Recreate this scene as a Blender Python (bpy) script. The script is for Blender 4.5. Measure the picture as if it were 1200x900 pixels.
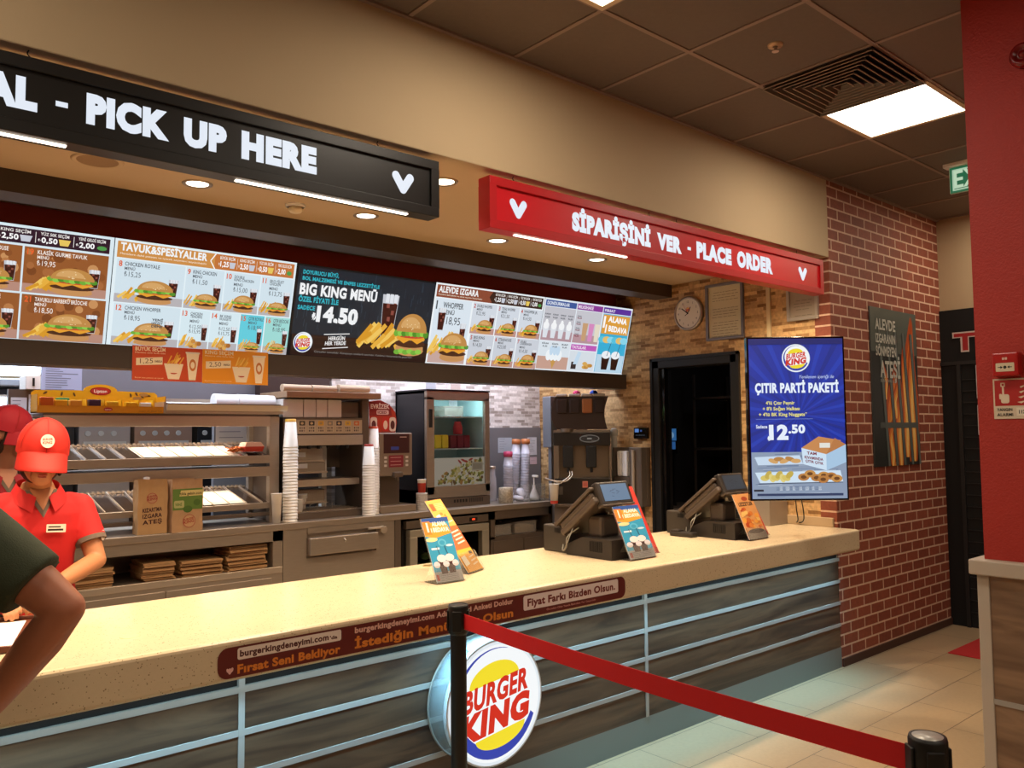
import bpy, bmesh, math, random
from mathutils import Vector, Matrix
random.seed(7)
for o in list(bpy.data.objects): bpy.data.objects.remove(o, do_unlink=True)
SC = bpy.context.scene; C = SC.collection
PI = math.pi

# ---------------------------------------------------------------- camera
cam_d = bpy.data.cameras.new('camera'); cam = bpy.data.objects.new('camera', cam_d); C.objects.link(cam)
CAMH = 1.635
YAW, PITCH, ROLL = .712502, .059686, -.009484
_w = Vector((math.sin(YAW)*math.cos(PITCH), math.cos(YAW)*math.cos(PITCH), math.sin(PITCH)))
_r0 = Vector((math.cos(YAW), -math.sin(YAW), 0)); _u0 = _r0.cross(_w)
_r = math.cos(ROLL)*_r0 + math.sin(ROLL)*_u0; _u = -math.sin(ROLL)*_r0 + math.cos(ROLL)*_u0
M = Matrix((( _r.x, _u.x, -_w.x, 0), (_r.y, _u.y, -_w.y, 0), (_r.z, _u.z, -_w.z, CAMH), (0, 0, 0, 1)))
cam.matrix_world = M
cam_d.sensor_width = 36; cam_d.lens = 36*959.16/1200; cam_d.clip_start = .05
SC.camera = cam

# ---------------------------------------------------------------- world, exposure, area lights
W = bpy.data.worlds.new('world'); SC.world = W; W.use_nodes = True
W.node_tree.nodes['Background'].inputs[0].default_value = (1, .8, .6, 1)
W.node_tree.nodes['Background'].inputs[1].default_value = .02
SC.view_settings.view_transform = 'Standard'; SC.view_settings.look = 'None'
SC.view_settings.exposure = 0.0; SC.view_settings.gamma = 1; SC.view_settings.use_curve_mapping = False
WARM = (1, .77, .52); HALL = (1, .85, .68); COOL = (.78, .88, 1); LEDC = (.50, .84, 1)
def area(name, loc, sx, sy, power, col, rot=(0, 0, 0), spread=PI):
    l = bpy.data.lights.new(name, 'AREA'); l.shape = 'RECTANGLE'; l.size = sx; l.size_y = sy
    l.energy = power; l.color = col; l.spread = spread
    o = bpy.data.objects.new(name, l); C.objects.link(o); o.location = loc; o.rotation_euler = rot
    return o
GX, GY = 1.91, 2.297          # ceiling grid origin
for cx in (-4, 0, 4, 8):      # ceiling panel lamps of the hall
    for ry in (0, 4, 8):
        area('panel_lamp', (GX+.6*cx+.3, GY-.6*ry-.3, 3.405), .55, .55, 15, HALL)
for yy in (4.6, 7.0):         # cool white light of the kitchen behind the pass
    pass
area('kitchen_cool_lamp', (1.6, 6.9, 2.75), 3.0, .5, 130, COOL)
area('kitchen_cool_lamp', (4.3, 5.45, 2.6), 1.8, .3, 40, (.80, .86, 1))
area('kitchen_cool_lamp', (1.6, 5.45, 2.7), 3.0, .25, 42, COOL)  # added lamp without a fixture, brightens the tea rack, trays and grey panel
area('heat_lamp', (1.8, 5.62, 1.765), 1.2, .08, 7, (1, .8, .6))
area('heat_lamp', (1.8, 5.62, 1.365), 1.2, .08, 5, (1, .8, .6))
area('counter_led_lamp', (2.0, 2.79, .806), 6.8, .03, 30, (.32, .72, 1), spread=1.5)
area('counter_led_lamp', (2.0, 2.81, .806), 6.8, .03, 9, LEDC)
area('sign_led_lamp', (1.0, 2.90, 2.565), 2.2, .03, 18, (1, .78, .52))
area('sign_led_lamp', (3.9, 2.90, 2.565), 2.6, .03, 22, (1, .78, .52))
area('back_room_fill', (6.3, 4.0, 2.7), .3, .3, 1.6, (.8, .85, 1))  # added lamp without a fixture, lifts the shelves behind the doorway
def spot(name, loc, power, col, angle=1.9, r=.04):
    l = bpy.data.lights.new(name, 'SPOT'); l.energy = power; l.color = col; l.spot_size = angle; l.spot_blend = 1.0; l.shadow_soft_size = r
    o = bpy.data.objects.new(name, l); C.objects.link(o); o.location = loc
DOWN = [(-.47, 3.96), (.47, 3.96), (1.41, 3.96), (2.35, 3.96), (3.31, 3.96), (4.23, 3.96),
        (-.5, 3.18), (.44, 3.18), (1.38, 3.18), (2.32, 3.18), (3.26, 3.18), (4.20, 3.18), (5.0, 3.18)]
for x, y in DOWN:
    spot('downlight_lamp', (x, y, 2.84), 105 if y < 3.5 else 75, WARM)

# ---------------------------------------------------------------- materials
def lin(c):
    if isinstance(c, str):
        c = c.lstrip('#'); c = ''.join(q*2 for q in c) if len(c) == 3 else c; c = [int(c[i:i+2], 16)/255 for i in (0, 2, 4)]
    return tuple(((v/12.92) if v <= .04045 else ((v+.055)/1.055)**2.4) for v in c)
MATS = {}
def mat(name, col, rough=.5, metal=0, noise=0, nscale=30, bump=0, bscale=200, emit=0, alpha=1, trans=0, ior=1.45, coat=0, stretch=(1, 1, 1), spec=.5):
    if name in MATS: return MATS[name]
    m = bpy.data.materials.new(name); m.use_nodes = True; n = m.node_tree.nodes; k = m.node_tree.links
    b = n['Principled BSDF']; c = lin(col)
    b.inputs['Base Color'].default_value = (*c, 1); b.inputs['Roughness'].default_value = rough
    b.inputs['Metallic'].default_value = metal; b.inputs['IOR'].default_value = ior
    b.inputs['Specular IOR Level'].default_value = spec
    b.inputs['Coat Weight'].default_value = coat
    if trans: b.inputs['Transmission Weight'].default_value = trans
    if alpha < 1: b.inputs['Alpha'].default_value = alpha
    tc = n.new('ShaderNodeTexCoord'); mp = n.new('ShaderNodeMapping'); mp.inputs['Scale'].default_value = stretch
    k.new(tc.outputs['Object'], mp.inputs[0])
    if noise:
        t = n.new('ShaderNodeTexNoise'); t.inputs['Scale'].default_value = nscale; t.inputs['Detail'].default_value = 5
        k.new(mp.outputs[0], t.inputs[0])
        mx = n.new('ShaderNodeMix'); mx.data_type = 'RGBA'
        mx.inputs[6].default_value = (*[v*(1-noise) for v in c], 1); mx.inputs[7].default_value = (*[min(1, v*(1+noise)) for v in c], 1)
        k.new(t.outputs[0], mx.inputs[0]); k.new(mx.outputs[2], b.inputs['Base Color'])
    if bump:
        t = n.new('ShaderNodeTexNoise'); t.inputs['Scale'].default_value = bscale; k.new(mp.outputs[0], t.inputs[0])
        bp = n.new('ShaderNodeBump'); bp.inputs['Strength'].default_value = bump; bp.inputs['Distance'].default_value = .01
        k.new(t.outputs[0], bp.inputs['Height']); k.new(bp.outputs[0], b.inputs['Normal'])
    if emit:
        b.inputs['Emission Color'].default_value = (*c, 1); b.inputs['Emission Strength'].default_value = emit
    MATS[name] = m; return m
def art_mat(name, emit=0, rough=.5):
    if name in MATS: return MATS[name]
    m = bpy.data.materials.new(name); m.use_nodes = True; n = m.node_tree.nodes; k = m.node_tree.links
    b = n['Principled BSDF']; a = n.new('ShaderNodeVertexColor'); a.layer_name = 'Col'
    b.inputs['Roughness'].default_value = rough
    if emit:
        b.inputs['Base Color'].default_value = (.01, .01, .01, 1)
        k.new(a.outputs[0], b.inputs['Emission Color']); b.inputs['Emission Strength'].default_value = emit
    else: k.new(a.outputs[0], b.inputs['Base Color'])
    MATS[name] = m; return m
def brick_mat(name, axes, bw, rh, mortar, c1, c2, cm, off=(0, 0), bias=0, rough=.7, bump=.3, extra=None, mottle=.12, ramp=False):
    if name in MATS: return MATS[name]
    m = bpy.data.materials.new(name); m.use_nodes = True; n = m.node_tree.nodes; k = m.node_tree.links
    b = n['Principled BSDF']; b.inputs['Roughness'].default_value = rough
    tc = n.new('ShaderNodeTexCoord'); sp = n.new('ShaderNodeSeparateXYZ'); cb = n.new('ShaderNodeCombineXYZ'); mp = n.new('ShaderNodeMapping')
    k.new(tc.outputs['Object'], sp.inputs[0]); k.new(sp.outputs['XYZ'.index(axes[0])], cb.inputs[0]); k.new(sp.outputs['XYZ'.index(axes[1])], cb.inputs[1])
    k.new(cb.outputs[0], mp.inputs[0]); mp.inputs['Location'].default_value = (off[0], off[1], 0)
    t = n.new('ShaderNodeTexBrick'); k.new(mp.outputs[0], t.inputs[0])
    t.inputs['Color1'].default_value = (*lin(c1), 1); t.inputs['Color2'].default_value = (*lin(c2), 1); t.inputs['Mortar'].default_value = (*lin(cm), 1)
    t.inputs['Scale'].default_value = 1; t.inputs['Mortar Size'].default_value = mortar; t.inputs['Mortar Smooth'].default_value = .1
    t.inputs['Bias'].default_value = bias; t.inputs['Brick Width'].default_value = bw; t.inputs['Row Height'].default_value = rh
    src = t.outputs['Color']
    if ramp:
        t.inputs['Color1'].default_value = (0, 0, 0, 1); t.inputs['Color2'].default_value = (1, 1, 1, 1); t.inputs['Mortar'].default_value = (.5, .5, .5, 1)
        cr = n.new('ShaderNodeValToRGB'); k.new(t.outputs['Color'], cr.inputs[0]); e = cr.color_ramp.elements; A_, B_ = lin(c1), lin(c2)
        e[0].position = .0; e[0].color = (*[v*1.08 for v in A_], 1); e[1].position = 1; e[1].color = (*B_, 1)
        x_ = e.new(.42); x_.color = (*[v*.92 for v in A_], 1); x_ = e.new(.62); x_.color = (*[.6*p+.4*q for p, q in zip(A_, B_)], 1); src = cr.outputs[0]
    nz = n.new('ShaderNodeTexNoise'); nz.inputs['Scale'].default_value = 45; nz.inputs['Detail'].default_value = 6; k.new(tc.outputs['Object'], nz.inputs[0])
    mr = n.new('ShaderNodeMapRange'); mr.inputs[3].default_value = 1-mottle; mr.inputs[4].default_value = 1+mottle; mr.inputs[1].default_value = .3; mr.inputs[2].default_value = .7
    k.new(nz.outputs[0], mr.inputs[0])
    mx = n.new('ShaderNodeVectorMath'); mx.operation = 'SCALE'; k.new(src, mx.inputs[0]); k.new(mr.outputs[0], mx.inputs['Scale'])
    k.new(mx.outputs[0], b.inputs['Base Color'])
    if bump:
        bp = n.new('ShaderNodeBump'); bp.inputs['Strength'].default_value = bump; bp.inputs['Distance'].default_value = .004
        bp.invert = True; k.new(t.outputs['Fac'], bp.inputs['Height']); k.new(bp.outputs[0], b.inputs['Normal'])
    MATS[name] = m; return m
def wood_mat(name, dark, light, axis_scale, rough=.45):
    if name in MATS: return MATS[name]
    m = bpy.data.materials.new(name); m.use_nodes = True; n = m.node_tree.nodes; k = m.node_tree.links
    b = n['Principled BSDF']; b.inputs['Roughness'].default_value = rough
    tc = n.new('ShaderNodeTexCoord'); mp = n.new('ShaderNodeMapping'); mp.inputs['Scale'].default_value = axis_scale
    k.new(tc.outputs['Object'], mp.inputs[0])
    w = n.new('ShaderNodeTexNoise'); w.inputs['Scale'].default_value = 2.2; w.inputs['Detail'].default_value = 9; w.inputs['Distortion'].default_value = 1.3
    k.new(mp.outputs[0], w.inputs[0])
    cr = n.new('ShaderNodeValToRGB'); k.new(w.outputs[0], cr.inputs[0])
    cr.color_ramp.elements[0].position = .33; cr.color_ramp.elements[0].color = (*lin(dark), 1)
    cr.color_ramp.elements[1].position = .66; cr.color_ramp.elements[1].color = (*lin(light), 1)
    k.new(cr.outputs[0], b.inputs['Base Color']); MATS[name] = m; return m
def speckle_mat(name, base, spot_c):
    m = mat(name, base, .22, spec=.5, noise=.05, nscale=60); n = m.node_tree.nodes; k = m.node_tree.links; b = n['Principled BSDF']
    src = b.inputs['Base Color'].links[0].from_socket
    v = n.new('ShaderNodeTexVoronoi'); v.inputs['Scale'].default_value = 95; tc = n.new('ShaderNodeTexCoord'); k.new(tc.outputs['Object'], v.inputs[0])
    nz = n.new('ShaderNodeTexNoise'); nz.inputs['Scale'].default_value = 40; k.new(tc.outputs['Object'], nz.inputs[0])
    ad = n.new('ShaderNodeMath'); ad.operation = 'MULTIPLY_ADD'; k.new(nz.outputs[0], ad.inputs[0]); ad.inputs[1].default_value = -.55; ad.inputs[2].default_value = .43
    lt = n.new('ShaderNodeMath'); lt.operation = 'LESS_THAN'; k.new(v.outputs['Distance'], lt.inputs[0]); k.new(ad.outputs[0], lt.inputs[1])
    mx = n.new('ShaderNodeMix'); mx.data_type = 'RGBA'; k.new(lt.outputs[0], mx.inputs[0]); k.new(src, mx.inputs[6]); mx.inputs[7].default_value = (*lin(spot_c), 1)
    k.new(mx.outputs[2], b.inputs['Base Color']); return m

beige = mat('beige_paint', '#b8a280', .8, noise=.03, nscale=3, bump=.05, bscale=300)
ceil_m = mat('dark_ceiling_tile', '#6a5c52', .85, noise=.08, nscale=40, bump=.1, bscale=400)
grid_m = mat('ceiling_grid_metal', '#8a7468', .6)
kceil = mat('kitchen_ceiling_paint', '#c0a888', .8, noise=.02, nscale=3)
brick = brick_mat('red_brick', 'XZ', .205, .0772, .0065, '#8c4730', '#7a3c28', '#cca88e', off=(.02, -.06), bump=.4)
stone = brick_mat('stone_mosaic', 'YZ', .105, .026, .0012, '#c49e6c', '#7c5428', '#a08660', off=(0, .004), mottle=.2, ramp=True)
stone_b = brick_mat('stone_mosaic_cool_lit', 'XZ', .095, .028, .0016, '#cfc8c4', '#8c8078', '#a8a09c', off=(0, .004), mottle=.12, ramp=True)  # same stone as the side wall, cool kitchen light put into its colour
floor_m = brick_mat('floor_tile', 'XY', .6, .315, .0022, '#a48c6e', '#9c8466', '#463c32', off=(-3.61, -2.54+.315*8), rough=.28, bump=.15, mottle=.05)
steel = mat('brushed_steel', '#a4978a', .36, .6, noise=.12, nscale=12, stretch=(1, 1, 12))
steel_d = mat('dark_steel', '#6c5f55', .4, .5, noise=.1, nscale=10)
steel_l = mat('light_steel', '#c0b2a2', .32, .6, noise=.08, nscale=12, stretch=(1, 1, 12))
steel_g = mat('grey_panel_steel', '#7f8088', .5, .5, noise=.08, nscale=4)
blackm = mat('black_satin', '#141211', .45)
black_g = mat('black_gloss', '#0c0b0c', .12)
blackw = mat('black_matte', '#0e0c0b', .8)
white_p = mat('white_plastic', '#e6e2dc', .4)
paper = mat('white_paper', '#dcdce0', .8, noise=.04, nscale=12)
redp = mat('red_paint', '#a42a20', .55, noise=.06, nscale=60, bump=.25, bscale=120)
maroon = mat('maroon_panel', '#b03c2e', .5, noise=.05, nscale=3)
fascia = mat('dark_fascia', '#3f342d', .45)
glass = mat('clear_glass', '#ffffff', .02, trans=1, ior=1.1)
acryl = mat('clear_acrylic', '#f4f4f0', .08, trans=.95, ior=1.15)
cupm = mat('cup_paper', '#e8e2d8', .5)
kraft = mat('kraft_paper', '#b08a60', .8, noise=.15, nscale=25)
posm = mat('pos_plastic', '#4d4138', .42, noise=.06, nscale=30)
pos_d = mat('pos_dark_plastic', '#2a2421', .45)
strip_m = mat('pale_metal_strip', '#a09a92', .4, .2)
wood = wood_mat('grey_brown_wood', '#33241a', '#604834', (.6, 1, 6))
wood2 = wood_mat('divider_wood', '#5c4230', '#94755a', (1, .5, 4))
slab_m = speckle_mat('speckled_quartz', '#cbb898', '#8c7a5e')

# ---------------------------------------------------------------- mesh helpers
class MB:
    def __init__(s): s.v = []; s.f = []; s.m = []; s.sm = []; s.c = []
    def add(s, vs, fs, mi=0, smooth=False, col=None, T=None):
        b = len(s.v)
        for p in vs:
            p = Vector(p)
            if T is not None: p = T @ p
            s.v.append(p)
        for f in fs:
            s.f.append([i+b for i in f]); s.m.append(mi); s.sm.append(smooth); s.c.append(col)
        return s
    def box(s, x0, x1, y0, y1, z0, z1, bev=0, mi=0, T=None, seg=2):
        if bev:
            bm = bmesh.new(); bmesh.ops.create_cube(bm, size=1)
            for v in bm.verts: v.co = Vector((x0+(v.co.x+.5)*(x1-x0), y0+(v.co.y+.5)*(y1-y0), z0+(v.co.z+.5)*(z1-z0)))
            bmesh.ops.bevel(bm, geom=bm.edges[:], offset=bev, segments=seg, profile=.5, affect='EDGES')
            bm.verts.index_update()
            s.add([v.co.copy() for v in bm.verts], [[v.index for v in f.verts] for f in bm.faces], mi, False, None, T); bm.free()
        else:
            vs = [(x, y, z) for x in (x0, x1) for y in (y0, y1) for z in (z0, z1)]
            s.add(vs, [(0, 1, 3, 2), (4, 6, 7, 5), (0, 4, 5, 1), (2, 3, 7, 6), (0, 2, 6, 4), (1, 5, 7, 3)], mi, False, None, T)
        return s
    def cyl(s, p0, p1, r0, r1=None, n=20, mi=0, cap=True, smooth=True, T=None):
        r1 = r0 if r1 is None else r1; p0 = Vector(p0); p1 = Vector(p1); d = (p1-p0).normalized()
        a = d.orthogonal().normalized(); b = d.cross(a); vs = []
        for p, r in ((p0, r0), (p1, r1)):
            for i in range(n):
                t = 2*PI*i/n; vs.append(p+r*(math.cos(t)*a+math.sin(t)*b))
        s.add(vs, [(i, (i+1) % n, n+(i+1) % n, n+i) for i in range(n)], mi, smooth, None, T)
        if cap:
            s.add(vs[:n], [list(range(n))[::-1]], mi, False, None, T); s.add(vs[n:], [list(range(n))], mi, False, None, T)
        return s
    def lathe(s, prof, c=(0, 0, 0), n=24, mi=0, T=None, smooth=True):
        c = Vector(c); vs = []; m = len(prof)
        for r, z in prof:
            for i in range(n):
                t = 2*PI*i/n; vs.append(c+Vector((r*math.cos(t), r*math.sin(t), z)))
        fs = [(j*n+i, j*n+(i+1) % n, (j+1)*n+(i+1) % n, (j+1)*n+i) for j in range(m-1) for i in range(n)]
        s.add(vs, fs, mi, smooth, None, T); return s
    def tube(s, pts, r, n=8, mi=0, T=None):
        pts = [Vector(p) for p in pts]; q = []
        for i in range(len(pts)-1):
            p0 = pts[max(i-1, 0)]; p1 = pts[i]; p2 = pts[i+1]; p3 = pts[min(i+2, len(pts)-1)]
            for k in range(5):
                t = k/5; q.append(.5*((2*p1)+(p2-p0)*t+(2*p0-5*p1+4*p2-p3)*t*t+(3*p1-p0-3*p2+p3)*t**3))
        q.append(pts[-1]); vs = []; a = None
        for i, p in enumerate(q):
            d = (q[min(i+1, len(q)-1)]-q[max(i-1, 0)]).normalized()
            a = (a - a.dot(d)*d).normalized() if a is not None else d.orthogonal().normalized(); b = d.cross(a)
            for j in range(n): t = 2*PI*j/n; vs.append(p+r*(math.cos(t)*a+math.sin(t)*b))
        s.add(vs, [(i*n+j, i*n+(j+1) % n, (i+1)*n+(j+1) % n, (i+1)*n+j) for i in range(len(q)-1) for j in range(n)], mi, True, None, T); return s
    def prism(s, poly, a, b, axis='y', mi=0, T=None):
        # poly in the plane across `axis`: y -> (x,z), x -> (y,z), z -> (x,y)
        n = len(poly)
        def P(p, t): return {'y': (p[0], t, p[1]), 'x': (t, p[0], p[1]), 'z': (p[0], p[1], t)}[axis]
        vs = [P(p, a) for p in poly]+[P(p, b) for p in poly]
        s.add(vs, [list(range(n)), list(range(n, 2*n))[::-1]]+[(i, n+i, n+(i+1) % n, (i+1) % n) for i in range(n)], mi, False, None, T); return s
    def ball(s, c, rx, ry, rz, nu=20, nv=12, mi=0, T=None, fn=None):
        vs = []; 
        for j in range(nv+1):
            ph = PI*j/nv
            for i in range(nu):
                t = 2*PI*i/nu; d = Vector((math.sin(ph)*math.cos(t), math.sin(ph)*math.sin(t), math.cos(ph)))
                p = Vector((c[0]+rx*d.x, c[1]+ry*d.y, c[2]+rz*d.z)); vs.append(fn(p, d) if fn else p)
        s.add(vs, [(j*nu+i, (j+1)*nu+i, (j+1)*nu+(i+1) % nu, j*nu+(i+1) % nu) for j in range(nv) for i in range(nu)], mi, True, None, T); return s
    def build(s, name, mats, parent=None, loc=None, weld=False):
        me = bpy.data.meshes.new(name); me.from_pydata([tuple(v) for v in s.v], [], s.f)
        if not isinstance(mats, (list, tuple)): mats = [mats]
        for m in mats: me.materials.append(m)
        me.polygons.foreach_set('material_index', s.m); me.polygons.foreach_set('use_smooth', s.sm)
        if any(c is not None for c in s.c):
            at = me.color_attributes.new('Col', 'FLOAT_COLOR', 'CORNER'); d = []
            for p in me.polygons:
                c = s.c[p.index] or (1, 1, 1); d += [c[0], c[1], c[2], 1]*p.loop_total
            at.data.foreach_set('color', d)
        else:
            bm = bmesh.new(); bm.from_mesh(me)
            if weld: bmesh.ops.remove_doubles(bm, verts=bm.verts, dist=1e-5)
            bmesh.ops.recalc_face_normals(bm, faces=bm.faces); bm.to_mesh(me); bm.free()
        me.update()
        o = bpy.data.objects.new(name, me); C.objects.link(o)
        if parent: o.parent = parent
        if loc: o.location = loc
        return o
def B(*a, **k): return MB().box(*a, **k)
def tag(o, label, cat, group=None, kind=None):
    o['label'] = label; o['category'] = cat
    if group: o['group'] = group
    if kind: o['kind'] = kind
    return o
def thing(name, label, cat, loc=(0, 0, 0), rz=0, group=None, rot=None):
    o = bpy.data.objects.new(name, None); C.objects.link(o); o.empty_display_size = .1
    o.location = loc; o.rotation_euler = rot or (0, 0, rz); return tag(o, label, cat, group)
def struct(name, mb, mats, parent=None, label=None):
    o = mb.build(name, mats, parent)
    if parent is None: o['kind'] = 'structure'
    if label: o['label'] = label
    return o
def dup(root, loc=None, label=None, rz=None):
    r = root.copy(); C.objects.link(r)
    if loc: r.location = loc
    if rz is not None: r.rotation_euler = (0, 0, rz)
    if label: r['label'] = label
    for ch in list(root.children):
        c = ch.copy(); C.objects.link(c); c.parent = r
        for g in list(ch.children):
            d = g.copy(); C.objects.link(d); d.parent = c
    return r

# ---------------------------------------------------------------- flat printed / displayed artwork
_tc = {}
def glyphs(txt, bold):
    key = (txt, bold)
    if key in _tc: return _tc[key]
    cu = bpy.data.curves.new('t', 'FONT'); cu.body = txt; cu.offset = bold; cu.resolution_u = 3; cu.space_character = 1+bold*1.7; cu.fill_mode = 'FRONT'
    o = bpy.data.objects.new('t', cu); C.objects.link(o); dg = bpy.context.evaluated_depsgraph_get(); dg.update()
    me = bpy.data.meshes.new_from_object(o.evaluated_get(dg))
    vs = [(v.co.x, v.co.y) for v in me.vertices]; fs = [list(p.vertices) for p in me.polygons]
    bpy.data.objects.remove(o); bpy.data.curves.remove(cu); bpy.data.meshes.remove(me)
    _tc[key] = (vs, fs); return _tc[key]
def cap_h(bold):
    v, _ = glyphs('H', bold); ys = [p[1] for p in v]; return min(ys), max(ys)
class Art(MB):
    """flat artwork; u to the right, v up, seen from local -Y"""
    def __init__(s, u0=0, v0=0, y=0): super().__init__(); s.u0 = u0; s.v0 = v0; s.y = y; s.k = 0
    def face(s, pts, col):
        s.k += 1; y = s.y-.00008*s.k
        MB.add(s, [(s.u0+u, y, s.v0+v) for u, v in pts], [list(range(len(pts)))], 0, False, lin(col)); return s
    def multi(s, vs, fs, col):
        s.k += 1; y = s.y-.00008*s.k
        MB.add(s, [(s.u0+u, y, s.v0+v) for u, v in vs], fs, 0, False, lin(col)); return s
    def rect(s, x0, y0, x1, y1, col, sk=0): return s.face([(x0, y0), (x1, y0), (x1+sk, y1), (x0+sk, y1)], col)
    def rrect(s, x0, y0, x1, y1, r, col, n=6):
        p = []
        for cx, cy, a in ((x1-r, y0+r, -PI/2), (x1-r, y1-r, 0), (x0+r, y1-r, PI/2), (x0+r, y0+r, PI)):
            p += [(cx+r*math.cos(a+PI/2*i/n), cy+r*math.sin(a+PI/2*i/n)) for i in range(n+1)]
        return s.face(p, col)
    def ell(s, cx, cy, rx, ry, col, a0=0, a1=360, n=20, rot=0):
        p = []
        for i in range(n+1 if a1-a0 < 360 else n):
            t = math.radians(a0+(a1-a0)*i/n); x = rx*math.cos(t); y = ry*math.sin(t)
            p.append((cx+x*math.cos(rot)-y*math.sin(rot), cy+x*math.sin(rot)+y*math.cos(rot)))
        return s.face(p, col)
    def line(s, x0, y0, x1, y1, w, col):
        d = math.hypot(x1-x0, y1-y0) or 1; nx = -(y1-y0)/d*w/2; ny = (x1-x0)/d*w/2
        return s.face([(x0+nx, y0+ny), (x0-nx, y0-ny), (x1-nx, y1-ny), (x1+nx, y1+ny)], col)
    def text(s, t, x, y, h, col, w=None, al='l', bold=.042, cond=.85, sk=0, slope=0, rot=0):
        vs, fs = glyphs(t, bold)
        if not vs: return s
        b0, b1 = cap_h(bold); sc = h/(b1-b0); xs = [p[0] for p in vs]; x0 = min(xs); ww = (max(xs)-x0)*sc*cond
        sx = sc*cond*(w/ww if w else 1); tw = (max(xs)-x0)*sx
        ox = {'l': 0, 'c': -tw/2, 'r': -tw}[al]; out = []
        for px, py in vs:
            u = (px-x0)*sx+ox; v = (py-b0)*sc
            u += sk*v; v += slope*u
            if rot: u, v = u*math.cos(rot)-v*math.sin(rot), u*math.sin(rot)+v*math.cos(rot)
            out.append((x+u, y+v))
        return s.multi(out, fs, col)
    def check(s, cx, cy, h, col):
        w = h*1.15; r = h*.2
        for x in (-w/2+r, w/2-r):
            s.line(cx+x, cy+h/2-r, cx, cy-h/2+r*1.2, 2*r, col); s.ell(cx+x, cy+h/2-r, r, r, col)
        s.ell(cx, cy-h/2+r*1.1, r*.95, r*.95, col); return s
    def logo(s, cx, cy, r, rim='#dfe8ee', disc='#f4f8fa'):
        s.ell(cx, cy, r, r, rim, n=48); s.ell(cx, cy, r*.95, r*.95, disc, n=48)
        out = [(cx+r*.90*math.cos(t), cy+r*.90*math.sin(t)) for t in [math.radians(72+265*i/40) for i in range(41)]]
        inn = [(cx+r*.03+r*.825*math.cos(t), cy+r*.085+r*.80*math.sin(t)) for t in [math.radians(76+256*i/40) for i in range(41)]]
        n = 41; s.multi(out+inn, [(i, i+1, n+i+1, n+i) for i in range(40)], '#2a3fa8')
        a = math.radians(8)
        for sg in (1, -1):
            p = [(cx+r*.02+r*.54*math.cos(t), cy+(.36 if sg > 0 else -.02)*r*1+(0 if sg > 0 else -r*.46)+sg*r*(.32 if sg > 0 else .26)*math.sin(t)) for t in [PI*i/20 for i in range(21)]]
            s.face([(cx+(x-cx)*math.cos(a)-(y-cy)*math.sin(a), cy+(x-cx)*math.sin(a)+(y-cy)*math.cos(a)) for x, y in p], '#f2dc2a')
        s.text('BURGER', cx-r*.70, cy-r*.08, r*.37, '#d02818', w=r*1.40, bold=.045, slope=.13, sk=.1)
        s.text('KING', cx-r*.76, cy-r*.56, r*.45, '#d02818', w=r*1.46, bold=.065, slope=.13, sk=.12); return s
    def burger(s, cx, cy, w, tall=1, dark=False):
        h = w*.62*tall; x0 = cx-w/2; rnd = random.Random(int(cx*1e4)+int(cy*1e4))
        bun = '#c08a48'; s.ell(cx, cy+h*.12, w*.44, h*.14, '#c8915a', n=16); s.rect(x0+w*.08, cy+h*.1, x0+w*.92, cy+h*.22, '#c8915a')
        s.ell(cx, cy+h*.28, w*.47, h*.1, '#4a2818', n=16)
        if tall > 1.15: s.rect(x0+w*.08, cy+h*.36, x0+w*.92, cy+h*.44, '#d8a868'); s.ell(cx, cy+h*.48, w*.46, h*.07, '#54301c', n=16)
        s.face([(x0+w*.06, cy+h*.4), (x0+w*.3, cy+h*.28), (x0+w*.5, cy+h*.38), (x0+w*.72, cy+h*.28), (x0+w*.95, cy+h*.4), (x0+w*.9, cy+h*.46), (x0+w*.1, cy+h*.46)], '#e8a030')
        s.ell(cx, cy+h*.47, w*.42, h*.06, '#c84030', n=16)
        for i in range(9):
            s.ell(x0+w*(.05+.9*i/8), cy+h*(.5+.05*rnd.random()), w*.085, h*.085, ['#6fae3a', '#8ccb4c', '#4f8f2a'][i % 3], n=8)
        s.ell(cx, cy+h*.56, w*.46, h*.44, bun, 0, 180, n=18); s.ell(cx-w*.05, cy+h*.66, w*.3, h*.26, '#d6a668', 0, 180, n=12)
        for i in range(12):
            t = rnd.random()*PI; q = rnd.random()*.8; s.ell(cx+w*.42*q*math.cos(t), cy+h*.62+h*.33*q*math.sin(t), w*.014, h*.014, '#f0dcae', n=5)
        return s
    def fries(s, cx, cy, w, h, col='#e8b040', n=9):
        rnd = random.Random(int(cx*1e4)+3)
        for i in range(n):
            x = cx-w/2+w*rnd.random(); y = cy+h*.25*rnd.random(); s.line(x, y, x+w*(.35-.1*rnd.random()), y+h*(.3+.6*rnd.random()), w*.09, ['#e8b040', '#d89828', '#f2c862'][i % 3])
        return s
    def cola(s, cx, cy, w, h):
        s.face([(cx-w*.36, cy), (cx+w*.36, cy), (cx+w*.5, cy+h), (cx-w*.5, cy+h)], '#c8ccd4')
        s.face([(cx-w*.33, cy+h*.03), (cx+w*.33, cy+h*.03), (cx+w*.45, cy+h*.8), (cx-w*.45, cy+h*.8)], '#3c1410')
        for a, b in ((-.2, .7), (.1, .55), (.2, .8), (-.1, .4)): s.rect(cx+w*a, cy+h*b, cx+w*(a+.18), cy+h*(b+.1), '#8a4a40')
        for a in (-.3, -.05, .2): s.rect(cx+w*a, cy+h*.82, cx+w*(a+.2), cy+h*1.02, '#e4e8ee')
        return s
    def put(s, name, m, parent=None): return s.build(name, m, parent)
screen_m = art_mat('screen_glow', .95)
print_m = art_mat('printed_ink', 0, .45)
litsign_m = art_mat('backlit_face', 1.0)

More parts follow.
